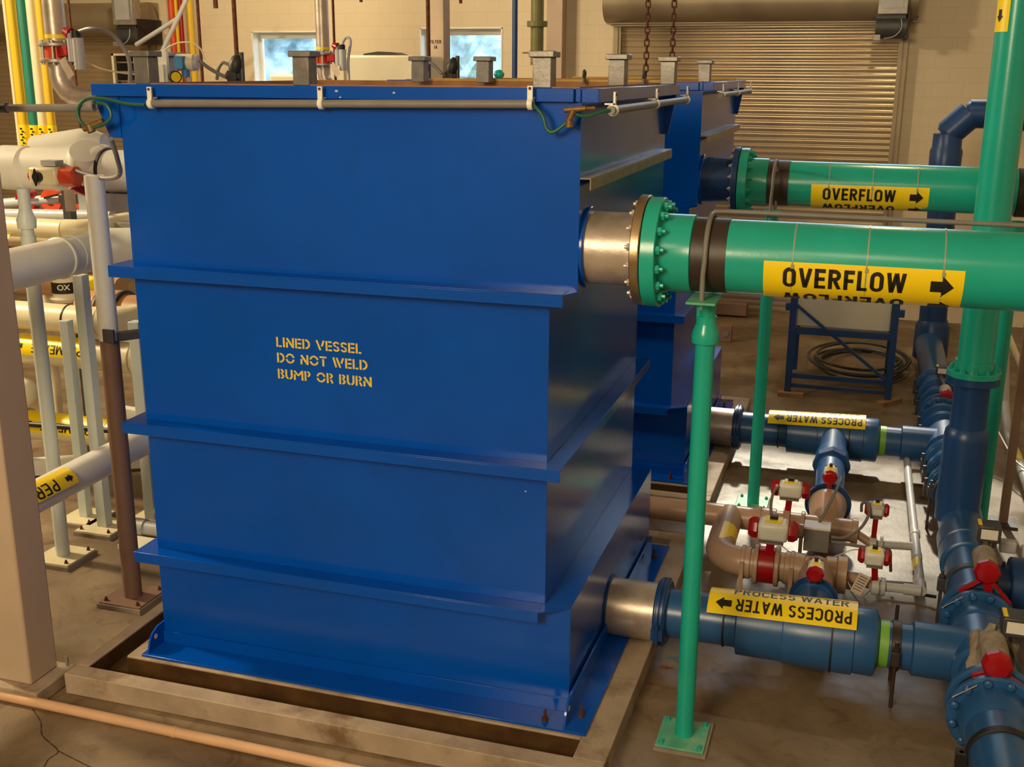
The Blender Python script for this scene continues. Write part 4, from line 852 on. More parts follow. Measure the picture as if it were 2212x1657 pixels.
# ------------------------------------------------------------------ rack, hose coil, floor boxes
t = T('steel_rack', 'blue steel rack holding a pale trough, seen under the green pipes', 'rack', (3.73, 7.8, 0))
X0, X1, Y0, Y1 = 3.19, 4.27, 7.33, 8.35
for x in (X0, X1):
    for y in (Y0, Y1): t.part('leg', MB().box((x-0.035, y-0.035, 0.05), (x+0.035, y+0.035, 1.14)), BLUED, bev=0.003)
t.part('rail', MB().box((X0, Y0-0.03, 0.72), (X1, Y0+0.03, 0.79)), BLUED); t.part('rail', MB().box((X0, Y1-0.03, 0.72), (X1, Y1+0.03, 0.79)), BLUED)
t.part('rail', MB().box((X0-0.03, Y0, 0.72), (X0+0.03, Y1, 0.79)), BLUED); t.part('rail', MB().box((X1-0.03, Y0, 0.72), (X1+0.03, Y1, 0.79)), BLUED)
t.part('rail', MB().box((X0, Y0-0.02, 0.21), (X1, Y0+0.02, 0.26)), BLUED); t.part('rail', MB().box((X0, Y0-0.015, 0.10), (X1, Y0+0.015, 0.14)), BLUED)
t.part('brace', MB().bar((X0+0.03, Y0-0.02, 1.05), (X1-0.04, Y0-0.02, 0.27), 0.045, 0.03), BLUED); t.part('brace', MB().bar((X0, Y0, 0.12), (X0, Y1, 0.74), 0.035, 0.03), BLUED)
t.part('hook', MB().box((X0-0.085, Y0-0.03, 0.98), (X0-0.03, Y0+0.03, 1.06)), BLUED); t.part('hook', MB().box((X1+0.03, Y0-0.03, 0.98), (X1+0.09, Y0+0.03, 1.06)), BLUED)
single('trough', MB().box((X0+0.045, Y0+0.04, 0.795), (X1-0.045, Y1-0.04, 1.22)), PALEW, 'pale rectangular tank resting in the blue rack', 'tank', bev=0.015)
g = 'wood blocks under the rack legs'
single('wood_block', MB().box((X0-0.10, Y0-0.10, 0), (X0+0.18, Y0+0.10, 0.05)), WOOD, 'flat wood block under the left front leg of the blue rack', 'wood block', g)
single('wood_block', MB().obox((X1+0.02, Y0-0.02, 0.025), (0.34, 0.10, 0.05), (Vector((0.6, 0.8, 0)), Vector((-0.8, 0.6, 0)), Vector((0, 0, 1)))), WOOD, 'angled wood block under the right front leg of the blue rack', 'wood block', g)
pts = []
for k in range(150):
    th = 2*PI*k/30; rr = 0.50+0.04*math.sin(th*0.37)+0.02*(k//30); pts.append((3.92+(0.98+0.05*math.sin(k*.23))*rr*1.0*math.cos(th)+0.04*math.sin(k*.11), 8.85+rr*1.45*math.sin(th)+0.05*math.cos(k*.13), 0.02+0.030*(k/30)+0.010*math.sin(th*2)))
single('coiled_hose', MB().tube(pts, 0.017, 8), GREYD, 'dark hose coiled on the floor under the blue rack', 'hose')
t = T('floor_outlet', 'small brown electrical box on the floor behind the bell coupling', 'electrical box', (2.19, 9.75, 0))
t.part('box_body', MB().box((2.10, 9.72, 0), (2.27, 9.84, 0.22)), BRNP, bev=0.006); t.part('socket', MB().cyl((2.19, 9.722, 0.12), (2.19, 9.712, 0.12), 0.045, 20), GREY)
single('wall_box', MB().box((1.62, 11.35, 0.02), (2.30, 11.55, 0.22)), BRNP, 'long brown box on the floor near the roll-up door', 'box', bev=0.02)

# ------------------------------------------------------------------ left: column, posts, permeate piping
t = T('building_column', 'tan square steel column at the corner of the front curb', 'column', (-0.57, -0.50, 0))
t.part('shaft', MB().box((-0.725, -0.615, 0.09), (-0.487, -0.385, 7.9)), TAN, bev=0.012)
t.part('column_foot', MB().box((-0.78, -0.68, 0), (-0.40, -0.33, 0.09)), CONC, bev=0.01)
t.part('anchor_rod', MB().cyl((-0.44, -0.36, 0.09), (-0.44, -0.36, 0.15), 0.01, 10), GALV)
t = T('building_column', 'tan column stencilled FILTER IA between the two windows', 'column', (-1.5, 8.8, 0))
t.part('shaft', MB().box((-1.675, 8.70, 0), (-1.45, 8.93, 7.9)), TAN, bev=0.01)
fn = bend((0, 8.699, 0), (1, 0, 0), (0, 0, 1), None)
solid_text(t, 'lettering', 'FILTER', fn, -1.645, 3.86, 0.042, INK, width=0.16, bold=0.03, lift=0.0008)
solid_text(t, 'lettering', 'IA', fn, -1.585, 3.795, 0.042, INK, width=0.045, bold=0.03, lift=0.0008)
g = 'base-plated posts at the left'
def plate_post(x, y, top, r, label, m, pm, square=False, grp=g, hb=0.045, pw=0.16, segs=()):
    t = T('pipe_post', label, 'pipe support', (x, y, 0), grp)
    t.part('grout_pad', MB().box((x-pw-0.01, y-pw-0.01, 0), (x+pw+0.01, y+pw+0.01, hb-0.012)), GROUT)
    bp = t.part('base_plate', MB().box((x-pw, y-pw, hb-0.012), (x+pw, y+pw, hb)), pm, bev=0.002)
    for a in (-1, 1):
        for b in (-1, 1): t.part('anchor_bolt', MB().bolt((x+a*(pw-.035), y+b*(pw-.035), hb), (0, 0, 1), 0.013, 0.014, 0.014), RUST, bp)
    if square: t.part('column', MB().box((x-r, y-r, hb), (x+r, y+r, top)), m, bev=0.004)
    else: t.part('column', MB().cyl((x, y, hb), (x, y, top), r, 36), m)
    return t
t = plate_post(-0.70, 0.64, 1.85, 0.061, 'round post, brown below and white above, just left of the stencilled tank', BRNP, BRNP)
t.part('upper_sleeve', MB().cyl((-0.70, 0.64, 1.845), (-0.70, 0.64, 2.89), 0.0615, 36), WHITE, label='white upper half')
t.part('clamp_channel', MB().bar((-0.64, 0.64, 1.87), (-0.45, 0.9, 1.87), 0.07, 0.05).box((-0.69, 0.565, 1.845), (-0.61, 0.58, 1.93)), GREYD)
t = plate_post(-1.60, 1.05, 2.42, 0.05, 'round white post with a collar near its top, right of the tan foreground column', WHITEC, CREAMP)
t.part('upper_tube', MB().cyl((-1.60, 1.05, 2.42), (-1.60, 1.05, 2.74), 0.041, 32), WHITEC)
t.part('collar', MB().lathe((-1.60, 1.05, 2.47), (0, 0, 1), [(0, 0.048), (0.0, 0.06), (0.06, 0.066), (0.09, 0.052), (0.12, 0.044)], 32), WHITEC)
plate_post(-1.66, 1.62, 2.05, 0.042, 'square white post on a bolted plate behind the round white post', WHITEC, CREAMP, True)
plate_post(-1.93, 1.74, 1.66, 0.037, 'shorter square white post left of the taller square one', WHITEC, CREAMP, True)
plate_post(-1.40, 1.88, 1.66, 0.045, 'square white post tucked against the left side of the blue tank', WHITEC, CREAMP, True)
plate_post(-3.62, 3.55, 1.9, 0.045, 'slim cream post far behind the permeate pipes', CREAMP, CREAMP, False)
cable('black_bar', 'thin black bar running level behind the left posts', [(-2.9, 2.0, 0.66), (-2.2, 2.0, 0.685), (-1.3, 2.0, 0.71)], 0.022, BLACK, 'bar', None)

def perm_label(t, c, A, B, R, a0, a1, s0, s1, text, ta, ts, h, wd, arr=None):
    fn = bend(c, A, B, R+0.0008); mk = t.part('marker', patch(fn, a0, a1, s0, s1, 10, 12), YELL, label='yellow permeate marker')
    solid_text(t, 'lettering', text, fn, ta, ts, h, INK, width=wd, bold=0.01, parent=mk)
    if arr: t.part('arrow', arrow(fn, arr[0], arr[1], arr[2], arr[2]*.9, 0.0025, arr[3]), INK, mk)
g = 'white permeate pipes'
# nearest, running front to back
t = T('permeate_pipe', 'white permeate pipe slanting away in front of the round white post', 'pipe', (-1.1, 0.6, 0.7), g)
c0 = (-1.14, 0, 0.82)
t.part('pipe_run', MB().cyl((-1.12, -1.5, 0.82), (-1.18, 1.60, 0.82), 0.107, 40), WHITE)
t.part('elbow', MB().tube([(-1.18, 1.60, 0.82), (-1.17, 1.72, 0.82), (-1.10, 1.82, 0.82), (-0.98, 1.86, 0.82), (-0.3, 1.86, 0.82)], 0.112, 32), WHITE)
t.part('rubber_band', MB().ring((-0.90, 1.86, 0.82), (1, 0, 0), 0.118, 0.10, 0.03, 36), BLACK)
perm_label(t, c0, (0, -1, 0), (0.72*0.4+0.3, 0, -0.62) if False else (0.75, 0, -0.66), 0.107, -0.62, 0.5, -0.085, 0.075, 'PERMEATE', -0.44, -0.02, 0.085, 0.60, (-0.59, 0.02, 0.07, -1))
t = T('permeate_pipe', 'widest pale grey pipe with a raised ring, slanting away at mid height', 'pipe', (-1.3, 0.9, 2.2), g)
t.part('pipe_run', MB().cyl((-1.18, -1.6, 2.30), (-1.26, 1.05, 2.30), 0.132, 48), WHITE)
t.part('elbow', MB().tube([(-1.26, 1.05, 2.30), (-1.25, 1.25, 2.30), (-1.20, 1.38, 2.31), (-1.05, 1.45, 2.31), (-0.3, 1.45, 2.31)], 0.137, 40), WHITE)
t.part('raised_ring', MB().ring((-1.257, 0.93, 2.30), (0, 1, 0), 0.142, 0.12, 0.03, 48, 0.008), WHITE)
t.part('rubber_band', MB().ring((-0.80, 1.45, 2.31), (1, 0, 0), 0.142, 0.13, 0.03, 36), BLACK)
# level pipes
for (lab, x0, x1, y, z, r, m, lbl, txt) in [
    ('level white permeate pipe with an upside-down marker, middle of the stack', -3.6, -1.75, 2.3, 1.235, 0.128, CREAMP, True, 'PERMEATE'),
    ('lowest level white permeate pipe behind the thin black bar', -3.6, -2.0, 2.3, 0.555, 0.125, CREAMP, True, 'PERMEATE'),
    ('plain cream pipe with a dark strap above the middle permeate marker', -3.8, -2.05, 2.3, 1.525, 0.118, CREAMP, False, None),
    ('short cream pipe with a yellow end label behind the collared post', -4.2, -2.72, 2.8, 2.185, 0.085, CREAMP, False, None)]:
    t = T('permeate_pipe', lab, 'pipe', ((x0+x1)/2, y, z-r), g)
    t.part('pipe_run', MB().cyl((x0, y, z), (x1, y, z), r, 40), m)
    t.part('end_elbow', MB().tube([(x1, y, z), (x1+0.10, y+0.02, z), (x1+0.18, y+0.10, z), (x1+0.20, y+0.25, z), (x1+0.20, y+0.9, z)], r*1.05, 28), m)
    if lbl:
        perm_label(t, (0, y, z), (-1, 0, 0), (0, -0.57, -0.82), r, 2.12 if z > 1 else 2.05, 2.88, -0.14, 0.095, txt, 2.17, -0.005, 0.075, 0.50, (2.76, 0.02, 0.08, 1))
        t.part('coupling', MB().ring((-2.93, y, z), (1, 0, 0), r+0.018, r-0.01, 0.09, 36, 0.01), GREYL)
    elif z < 2: t.part('strap', MB().ring((-2.35, y, z), (1, 0, 0), r+0.005, r-0.001, 0.02, 36), BLACK)
    else: t.part('marker', patch(bend((0, y, z-0.17), (1, 0, 0), (0, 0, 1), 0.13), -3.6, -3.24, -0.1, 0.14, 6, 8), YELL)
single('end_cap_ball', MB().lathe((-2.85, 2.2, 0.87), (1, 0, 0), [(-0.35, 0.13), (0.0, 0.135), (0.06, 0.128), (0.11, 0.10), (0.135, 0.05), (0.14, 0.01)], 32), PALEW, 'rounded white pipe cap between the two level permeate pipes', 'pipe cap', smooth=60)
# large top pipe with valve
t = T('inlet_pipe', 'large cream pipe with mitred fittings at the top of the left piping', 'pipe', (-1.3, 1.1, 2.7))
t.part('pipe_run', MB().lathe((-2.6, 1.1, 2.872), (1, 0, 0), [(0, 0.135), (0.82, 0.135), (0.83, 0.15), (1.02, 0.15), (1.03, 0.14), (2.0, 0.14)], 48), WHITE)
t.part('rubber_band', MB().ring((-1.80, 1.1, 2.872), (1, 0, 0), 0.156, 0.13, 0.05, 48), BRNP)
t.part('mitre_fitting', MB().lathe((-1.62, 1.24, 2.95), Vector((1, 0.25, 0.10)), [(0, 0.13), (0.34, 0.15), (0.42, 0.14), (0.5, 0.1)], 40).lathe((-1.18, 1.12, 2.89), (1, 0, 0), [(0, 0.15), (0.10, 0.158), (0.2, 0.155), (0.24, 0.14)], 40).lathe((-1.06, 1.06, 2.93), Vector((0.3, -0.5, 0.75)), [(0, 0.13), (0.10, 0.105)], 40), WHITE)
t.part('dark_band', MB().ring((-0.935, 1.1, 2.875), (1, 0, 0), 0.146, 0.13, 0.028, 48), BLACK)
t.part('outlet', MB().cyl((-0.92, 1.1, 2.872), (0.0, 1.1, 2.872), 0.139, 48), WHITE)
t.part('saddle', MB().box((-0.98, 1.0, 2.62), (-0.62, 1.2, 2.735)), SKYB if False else GREYL)
t = T('butterfly_valve', 'cream and red actuator with a black knob, on the large cream pipe', 'valve', (-1.1, 0.86, 2.75), None)
t.part('actuator', MB().box((-1.215, 0.66, 2.81), (-1.0, 0.80, 2.925)), CREAMP, bev=0.02)
t.part('end_cap', MB().lathe((-1.0, 0.73, 2.867), (1, 0, 0), [(0, 0.062), (0.035, 0.066), (0.10, 0.066), (0.115, 0.05)], 10), REDO); t.part('end_cap', MB().lathe((-1.215, 0.73, 2.867), (-1, 0, 0), [(0, 0.055), (0.02, 0.05)], 8), RED)
t.part('knob', MB().lathe((-1.13, 0.66, 2.865), (0, -1, 0), [(0, 0.032), (0.03, 0.03)], 16).prism([(-0.022, 0.0), (0, -0.055), (0.022, 0), (0, 0.055)], (-1.13, 0.632, 2.865), (1, 0, 0), (0, 0, 1), 0.012), BLACK)
t.part('sticker', MB().box((-1.205, 0.657, 2.90), (-1.15, 0.66, 2.912)), YELL)
t.part('neck', MB().bar((-1.0, 0.80, 2.80), (-0.93, 1.0, 2.70), 0.05, 0.05), RED)
t.part('solenoid', MB().box((-1.14, 0.70, 2.93), (-1.03, 0.78, 2.965)).cyl((-1.15, 0.74, 2.925), (-1.15, 0.74, 2.95), 0.014, 10), GREYL)
t.part('tag', MB().box((-0.905, 0.60, 2.665), (-0.825, 0.603, 2.80)), CARD, label='pale card tag hanging on a wire')
cable('flexible_conduit', 'grey flexible conduit curling from the left rim gusset down to the cream and red actuator', [(-0.06, -0.02, 3.16), (-0.12, 0.1, 3.05), (-0.30, 0.35, 2.93), (-0.6, 0.6, 2.88), (-0.85, 0.70, 2.90), (-1.03, 0.74, 2.945)], 0.014, GREY, 'cable', None)
# brown fitting near the tank
t = T('brown_fitting', 'orange brown pipe fitting between the white post and the blue tank', 'pipe', (-2.1, 2.6, 1.3))
t.part('pipe_run', MB().lathe((-2.45, 2.6, 1.525), (1, 0, 0), [(0, 0.15), (0.05, 0.185), (0.20, 0.19), (0.21, 0.175), (0.28, 0.175), (0.29, 0.20), (0.40, 0.20), (0.42, 0.17), (1.0, 0.165)], 44), ORNP)
t.part('band', MB().ring((-2.23, 2.6, 1.525), (1, 0, 0), 0.192, 0.17, 0.025, 44), BRNP)
t.part('band', MB().ring((-2.02, 2.6, 1.525), (1, 0, 0), 0.204, 0.18, 0.02, 44), BLACK)
t = T('brown_pipe', 'orange brown pipe behind the upper cream pipe, left', 'pipe', (-3.2, 3.2, 1.3))
t.part('pipe_run', MB().cyl((-4.4, 3.2, 1.62), (-2.5, 3.2, 1.60), 0.11, 36), ORNP)
t.part('marker', patch(bend((0, 3.2, 1.605), (1, 0, 0), (0, 0.3, 0.95), 0.111), -2.95, -2.70, -0.03, 0.10, 4, 8), YELL)
t = T('flow_meter', 'black and white meter body behind the wide grey pipe', 'meter', (-2.9, 2.95, 1.55))
t.part('meter_body', MB().lathe((-2.90, 2.95, 1.52), (0, 0, 1), [(0, 0.12), (0.03, 0.14), (0.05, 0.11), (0.10, 0.115), (0.34, 0.115)], 32), PALEW)
mm = t.part('label_band', MB().cyl((-2.90, 2.95, 1.60), (-2.90, 2.95, 1.70), 0.117, 32), BLACK)
solid_text(t, 'lettering', 'OX', bend((-2.90, 2.95, 0), (0.86, 0.5, 0), (0, 0, 1), None), -0.05, 1.635, 0.05, WHITE, width=0.11, lift=0.12, parent=mm)
# skid frame, channels, valves and panels glimpsed behind
t = T('pipe_skid', 'white steel skid frame low behind the left posts', 'frame', (-2.7, 2.6, 0))
t.part('beam', MB().bar((-3.4, 2.25, 0.09), (-1.9, 3.15, 0.09), 0.10, 0.14), WHITE); t.part('beam', MB().bar((-3.3, 4.1, 0.09), (-1.6, 3.9, 0.09), 0.10, 0.14), WHITE)
t.part('upright', MB().box((-3.03, 3.18, 0.0), (-2.95, 3.26, 2.62)), GREYD, label='dark grey slotted upright')
t.part('upright', MB().box((-2.35, 3.4, 0.0), (-2.28, 3.47, 2.6)), WHITEC)
t.part('channel', MB().box((-3.0, 3.1, 2.14), (-1.2, 3.14, 2.22)), GALV); t.part('channel', MB().box((-3.0, 3.1, 2.37), (-2.2, 3.14, 2.44)), GREYD)
t.part('side_panel', MB().box((-2.55, 3.5, 0.75), (-2.1, 3.53, 2.1)), WHITEC)
t.part('bracket_panel', MB().box((-2.05, 2.95, 2.22), (-1.75, 2.98, 2.56)), TANP)
t = T('bracket_beam', 'pale blue-grey steel bracket right of the white post top', 'bracket', (-1.2, 1.55, 2.4))
t.part('beam', MB().bar((-1.6, 1.62, 2.60), (-0.7, 1.50, 2.62), 0.03, 0.13), WHITEC)
g = 'small pipes behind the white posts'
for k, (p0, p1, r, m, lb) in enumerate([((-4.6, 3.9, 2.20), (-3.05, 3.9, 2.36), 0.05, GREYL, 'thin grey pipe slanting up behind the collared post'), ((-4.6, 3.7, 2.14), (-2.9, 3.7, 2.19), 0.055, GREYL, 'thin grey level pipe behind the collared post'), ((-4.3, 3.6, 1.96), (-3.2, 3.6, 1.98), 0.10, CREAMP, 'cream pipe stub behind the collared post')]):
    single('small_pipe', MB().cyl(p0, p1, r, 24), m, lb, 'pipe', g)
for k, (x, y, z, lb) in enumerate([(-4.02, 3.9, 2.27, 'red valve body under the large cream pipe, leftmost'), (-3.72, 3.9, 2.28, 'orange-red valve body behind the dark slotted upright'), (-3.35, 3.9, 2.32, 'orange-red valve body right of the dark slotted upright'), (-3.55, 3.3, 1.60, 'red valve body by the tan foreground column')]):
    t = T('small_valve', lb, 'valve', (x, y, z-0.1), 'small red valves in the left piping')
    t.part('valve_body', MB().ring((x, y, z), (0, 1, 0), 0.12, 0.05, 0.08, 24), REDO if k else RED); t.part('handle', MB().bar((x-0.05, y-0.06, z+0.03), (x+0.12, y-0.08, z+0.07), 0.02, 0.02), BLACK)
t = T('floor_fitting', 'grey pvc fittings low on the floor beside the blue tank', 'pipe', (-1.3, 1.75, 0))
t.part('pipe_run', MB().cyl((-1.32, 1.62, 0.07), (-0.6, 1.62, 0.07), 0.06, 24).cyl((-1.38, 1.62, 0.07), (-1.28, 1.62, 0.07), 0.07, 24), GREYL); t.part('tee', MB().cyl((-1.3, 1.80, 0.13), (-0.9, 1.85, 0.15), 0.055, 24), GREYL)
t.part('pad', MB().box((-1.35, 1.35, 0), (-1.05, 1.55, 0.03)), PALEW)
# peach pipe on the floor, along the front curb
t = T('floor_pipe', 'long peach pipe lying on the floor in front of the concrete curb', 'pipe', (0.5, -0.68, 0))
t.part('pipe_run', MB().cyl((-2.2, -0.650, 0.030), (3.0, -0.725, 0.030), 0.029, 28), PINKP)
t.part('socket', MB().cyl((0.50, -0.6888, 0.030), (0.53, -0.6893, 0.030), 0.0315, 28), PINKP)
single('floor_debris', MB().box((-1.25, -0.62, 0), (-1.05, -0.5, 0.05)), BRNP, 'small brown block on the floor left of the tan foreground column', 'block')

# ------------------------------------------------------------------ risers with red valves
def inlet(dy, s, label, vlabel):
    x, y = -1.41, dy+1.3
    t = T('inlet_riser', label, 'pipe', (x, y, 3.33), 'bare metal inlet risers')
    t.part('pipe_run', MB().cyl((x, y, 3.70), (x, y, 7.9), 0.070*s, 36), STEEL)
    t.part('elbow', MB().tube([(x, y, 3.58), (x, y, 3.48), (x+0.012, y, 3.43), (x+0.05, y, 3.375), (x+0.11, y, 3.345), (x+0.2, y, 3.335), (x+0.42, y, 3.335)], 0.068*s, 28), STEEL, smooth=60)
    t.part('sticker', MB().cyl((x, y, 3.72), (x, y, 3.745), 0.0715*s, 36), YELL)
    t.part('outlet', MB().cyl((x+0.42, y, 3.335), (x+1.40, y, 3.335), 0.066*s, 28), STEEL)
    v = T('wafer_valve', vlabel, 'valve', (x, y, 3.57), 'red wafer valves on the risers')
    v.part('flange', MB().ring((x, y, 3.682), (0, 0, 1), 0.122, 0.05, 0.024, 36), GALV); v.part('flange', MB().ring((x, y, 3.578), (0, 0, 1), 0.122, 0.05, 0.024, 36), GALV)
    v.part('valve_body', MB().cyl((x, y, 3.59), (x, y, 3.67), 0.082, 32), REDO)
    for k in range(8): th = 2*PI*(k+.5)/8; v.part('stud', MB().cyl((x+0.103*math.cos(th), y+0.103*math.sin(th), 3.55), (x+0.103*math.cos(th), y+0.103*math.sin(th), 3.71), 0.009, 8), GALV)
    v.part('neck', MB().bar((x+0.07, y-0.04, 3.63), (x+0.20, y-0.11, 3.645), 0.07, 0.06), RED)
    v.part('actuator', MB().cyl((x+0.28, y-0.14, 3.52), (x+0.28, y-0.14, 3.72), 0.035, 20).cyl((x+0.225, y-0.13, 3.57), (x+0.225, y-0.13, 3.75), 0.03, 20), GREYL)
    v.part('end_cap', MB().cyl((x+0.27, y-0.14, 3.72), (x+0.27, y-0.14, 3.765), 0.036, 20), BLACK); v.part('end_cap', MB().lathe((x+0.22, y-0.13, 3.745), (-0.6, 0, 0.25), [(0, 0.04), (0.05, 0.025), (0.06, 0.008)], 16), RED)
    v.part('tag', MB().obox((x+0.22, y-0.2, 3.53), (0.055, 0.003, 0.13), (Vector((0.86, 0, 0.5)), Vector((0, 1, 0)), Vector((-0.5, 0, 0.86)))), CARD)
    return t
inlet(0, 1.0, 'bare metal riser with a bend at the top left, feeding the stencilled tank', 'red valve between bolted flanges on the left metal riser')
inlet(3.93, 0.94, 'bare metal riser rising behind the tank left of centre, in front of the window', 'red valve between bolted flanges on the riser in front of the window')
cable('flexible_conduit', 'grey flexible conduit arching over from the left riser valve to the tank rim', [(-1.11, 1.16, 3.76), (-0.97, 1.1, 3.775), (-0.84, 1.1, 3.75), (-0.735, 1.1, 3.65), (-0.705, 1.1, 3.55), (-0.72, 1.1, 3.40)], 0.014, GREY, 'cable', None)
cable('wire', 'thin cream wire sagging from the left riser valve', [(-1.17, 1.25, 3.58), (-1.07, 1.28, 3.53), (-0.95, 1.3, 3.505), (-0.82, 1.3, 3.493)], 0.006, CREAMP, 'cable', None)
cable('flexible_conduit', 'pale grey conduit looping beside the riser in front of the window', [(-1.10, 5.15, 3.40), (-1.10, 5.15, 3.62), (-1.07, 5.15, 3.80), (-1.12, 5.15, 3.83), (-1.16, 5.15, 3.76), (-1.16, 5.15, 3.66)], 0.014, GREYL, 'cable', None)

# things on and beyond the tank tops
t = T('control_box', 'grey metal box and white panel standing behind the left rim', 'box', (-1.36, 2.45, 3.3))
t.part('stand', MB().box((-1.48, 2.42, 0), (-1.42, 2.48, 3.25)), GALV)
t.part('housing', MB().box((-1.55, 2.35, 3.2), (-1.36, 2.6, 3.625)), GALV, bev=0.006); t.part('lid', MB().box((-1.57, 2.33, 3.625), (-1.27, 2.62, 3.65)), GALV)
t.part('white_panel', MB().box((-1.38, 2.28, 3.2), (-1.26, 2.30, 3.56)).box((-1.33, 2.30, 3.2), (-1.24, 2.33, 3.66)), WHITE)
t = T('pressure_transmitter', 'round blue and white transmitter behind the left rim', 'instrument', (-1.13, 2.4, 3.4))
t.part('housing', MB().cyl((-1.19, 2.36, 3.575), (-1.07, 2.40, 3.575), 0.062, 28), PALEW); t.part('cap', MB().cyl((-1.07, 2.40, 3.575), (-1.04, 2.41, 3.575), 0.058, 28), GREYL)
t.part('blue_body', MB().box((-1.165, 2.29, 3.53), (-1.10, 2.34, 3.62)).cyl((-1.12, 2.36, 3.47), (-1.12, 2.36, 3.53), 0.03, 16), SKYB)
t.part('stand', MB().cyl((-1.115, 2.38, 0), (-1.115, 2.38, 3.32), 0.025, 14), GALV)
t.part('stem', MB().cyl((-1.10, 2.38, 3.3), (-1.10, 2.38, 3.47), 0.011, 12).cyl((-1.13, 2.38, 3.3), (-1.13, 2.38, 3.47), 0.008, 12), GREYL)
t.part('gauge', MB().cyl((-1.21, 2.34, 3.47), (-1.17, 2.30, 3.47), 0.045, 24), BLACK)
t.part('gauge_face', MB().cyl((-1.168, 2.298, 3.47), (-1.166, 2.296, 3.47), 0.036, 24), YELL)
cable('wire', 'thin cream wire arching over the blue and white transmitter', [(-1.34, 2.4, 3.655), (-1.25, 2.4, 3.70), (-1.16, 2.4, 3.722), (-1.06, 2.4, 3.715), (-1.0, 2.4, 3.67), (-0.975, 2.4, 3.60)], 0.006, CREAMP, 'cable', None)
cable('flexible_conduit', 'grey conduit slanting right from the transmitter to the black fittings', [(-1.02, 2.4, 3.59), (-0.95, 2.4, 3.54), (-0.85, 2.4, 3.49), (-0.76, 2.4, 3.455)], 0.014, GREY, 'cable', None)
def fitting(x, y, z, lab, s=1):
    t = T('control_valve', lab, 'valve', (x, y, z-.1), 'black actuator fittings beyond the rim')
    t.part('body', MB().lathe((x, y, z-0.04*s), (0.3, 0, 1), [(0, 0.05*s), (0.05*s, 0.06*s), (0.10*s, 0.045*s), (0.13*s, 0.02*s)], 14).box((x-0.05*s, y-0.04, z-0.12*s), (x+0.03*s, y+0.04, z-0.03*s)), BLACK, bev=0.004)
    t.part('stem', MB().cyl((x, y, 0 if y < 3.9 else 3.18), (x, y, z-0.05), 0.014, 10), GREYD)
    t.part('yoke', MB().cyl((x-0.07*s, y, z-0.07*s), (x+0.05*s, y, z-0.07*s), 0.03*s, 16).cyl((x+0.06*s, y, z-0.15), (x+0.06*s, y, z+0.1*s), 0.018*s, 12), GREYD)
    return t
fitting(-0.72, 2.4, 3.55, 'black fitting between the transmitter and the left window'); fitting(0.155, 4.0, 3.53, 'small black fitting left of the centre rim post', 0.8); fitting(0.33, 4.2, 3.55, 'black fitting at the foot of the stencilled column', 1.0)
cable('flexible_conduit', 'grey conduit slanting down to the black fitting at the stencilled column', [(0.20, 4.0, 3.60), (0.26, 4.0, 3.56), (0.32, 4.0, 3.50)], 0.014, GREY, 'cable', None)
cable('flexible_conduit', 'grey conduit curved up left of the black fitting near the left window', [(-0.88, 2.4, 3.45), (-0.86, 2.4, 3.53), (-0.82, 2.4, 3.575), (-0.77, 2.4, 3.56)], 0.012, GREY, 'cable', None)
single('storage_tank', MB().box((-2.62, 7.6, 0), (-1.42, 8.6, 3.70)).box((-3.42, 7.7, 0), (-2.62, 8.5, 3.47)), PALEW, 'pale fibreglass tank behind the blue tanks, under the windows', 'tank', bev=0.03)
single('black_sheet', MB().prism([(-0.25, 0), (0.25, 0), (0.13, 0.035), (-0.05, 0.045), (-0.24, 0.02)], (-1.87, 8.0, 3.70), (1, 0, 0), (0, 0, 1), 0.3), BLACK, 'black sheet lying on top of the pale fibreglass tank', 'sheet')
single('float_ball', MB().lathe((1.40, 2.28, 3.474), (0, 0, 1), [(0, 0.01), (0.004, 0.02), (0.012, 0.030), (0.03, 0.037), (0.048, 0.03), (0.056, 0.02), (0.06, 0.005)], 20), GREEN, 'small green ball on the rim beside the thin blue vertical pipe', 'ball', smooth=80)
t = T('louvre_panel', 'dark slatted panel in a cream frame left of the grey metal box', 'panel', (-1.7, 2.46, 0))
t.part('panel', MB().box((-1.80, 2.45, 3.2), (-1.60, 2.48, 3.63)), BLACK)
m = MB()
m.box((-1.815, 2.42, 3.2), (-1.795, 2.45, 3.64)); m.box((-1.815, 2.42, 3.625), (-1.60, 2.45, 3.64))
t.part('panel_frame', m, CREAMP)
for k in range(4): t.part('slat', MB().box((-1.79, 2.43, 3.36+k*0.07), (-1.62, 2.45, 3.37+k*0.07)), DOORM)
t.part('stand', MB().box((-1.72, 2.48, 0), (-1.66, 2.52, 3.3)), GALV)

# ------------------------------------------------------------------ vertical service pipes
def vpipe(x, y, r, m, label, z0=0, z1=7.9, name='service_pipe', group='vertical service pipes', extra=None):
    t = T(name, label, 'pipe', (x, y, z0), group); t.part('pipe_run', MB().cyl((x, y, z0), (x, y, z1), r, 24), m)
    if extra: extra(t)
    return t
def plab(x, y, r):
    def f(t):
        mk = t.part('marker', MB().cyl((x, y, 2.6), (x, y, 2.88), r+0.004, 24), YELL)
        solid_text(t, 'lettering', 'AIR', bend((x, y, 0), (0, 0, 1), Vector((-0.86, -0.5, 0)), r+0.004), 2.66, -0.03, 0.055, INK, width=0.16, parent=mk) if False else None
        b = MB()
        for k in range(7): b.box((x-0.012+0.02*(k % 2), y-r-0.008, 2.63+k*0.033), (x+0.018+0.02*(k % 2), y-r-0.004, 2.65+k*0.033))
        t.part('lettering', b, INK, mk)
    return f
LY = 6.0
vpipe(-5.855, LY, 0.022, CREAMP, 'thinnest cream vertical pipe, leftmost of the coloured pipes', 2.2)
vpipe(-5.765, LY, 0.055, YELLP, 'yellow vertical pipe next to the dark green one', 2.2, extra=plab(-5.765, LY, 0.055))
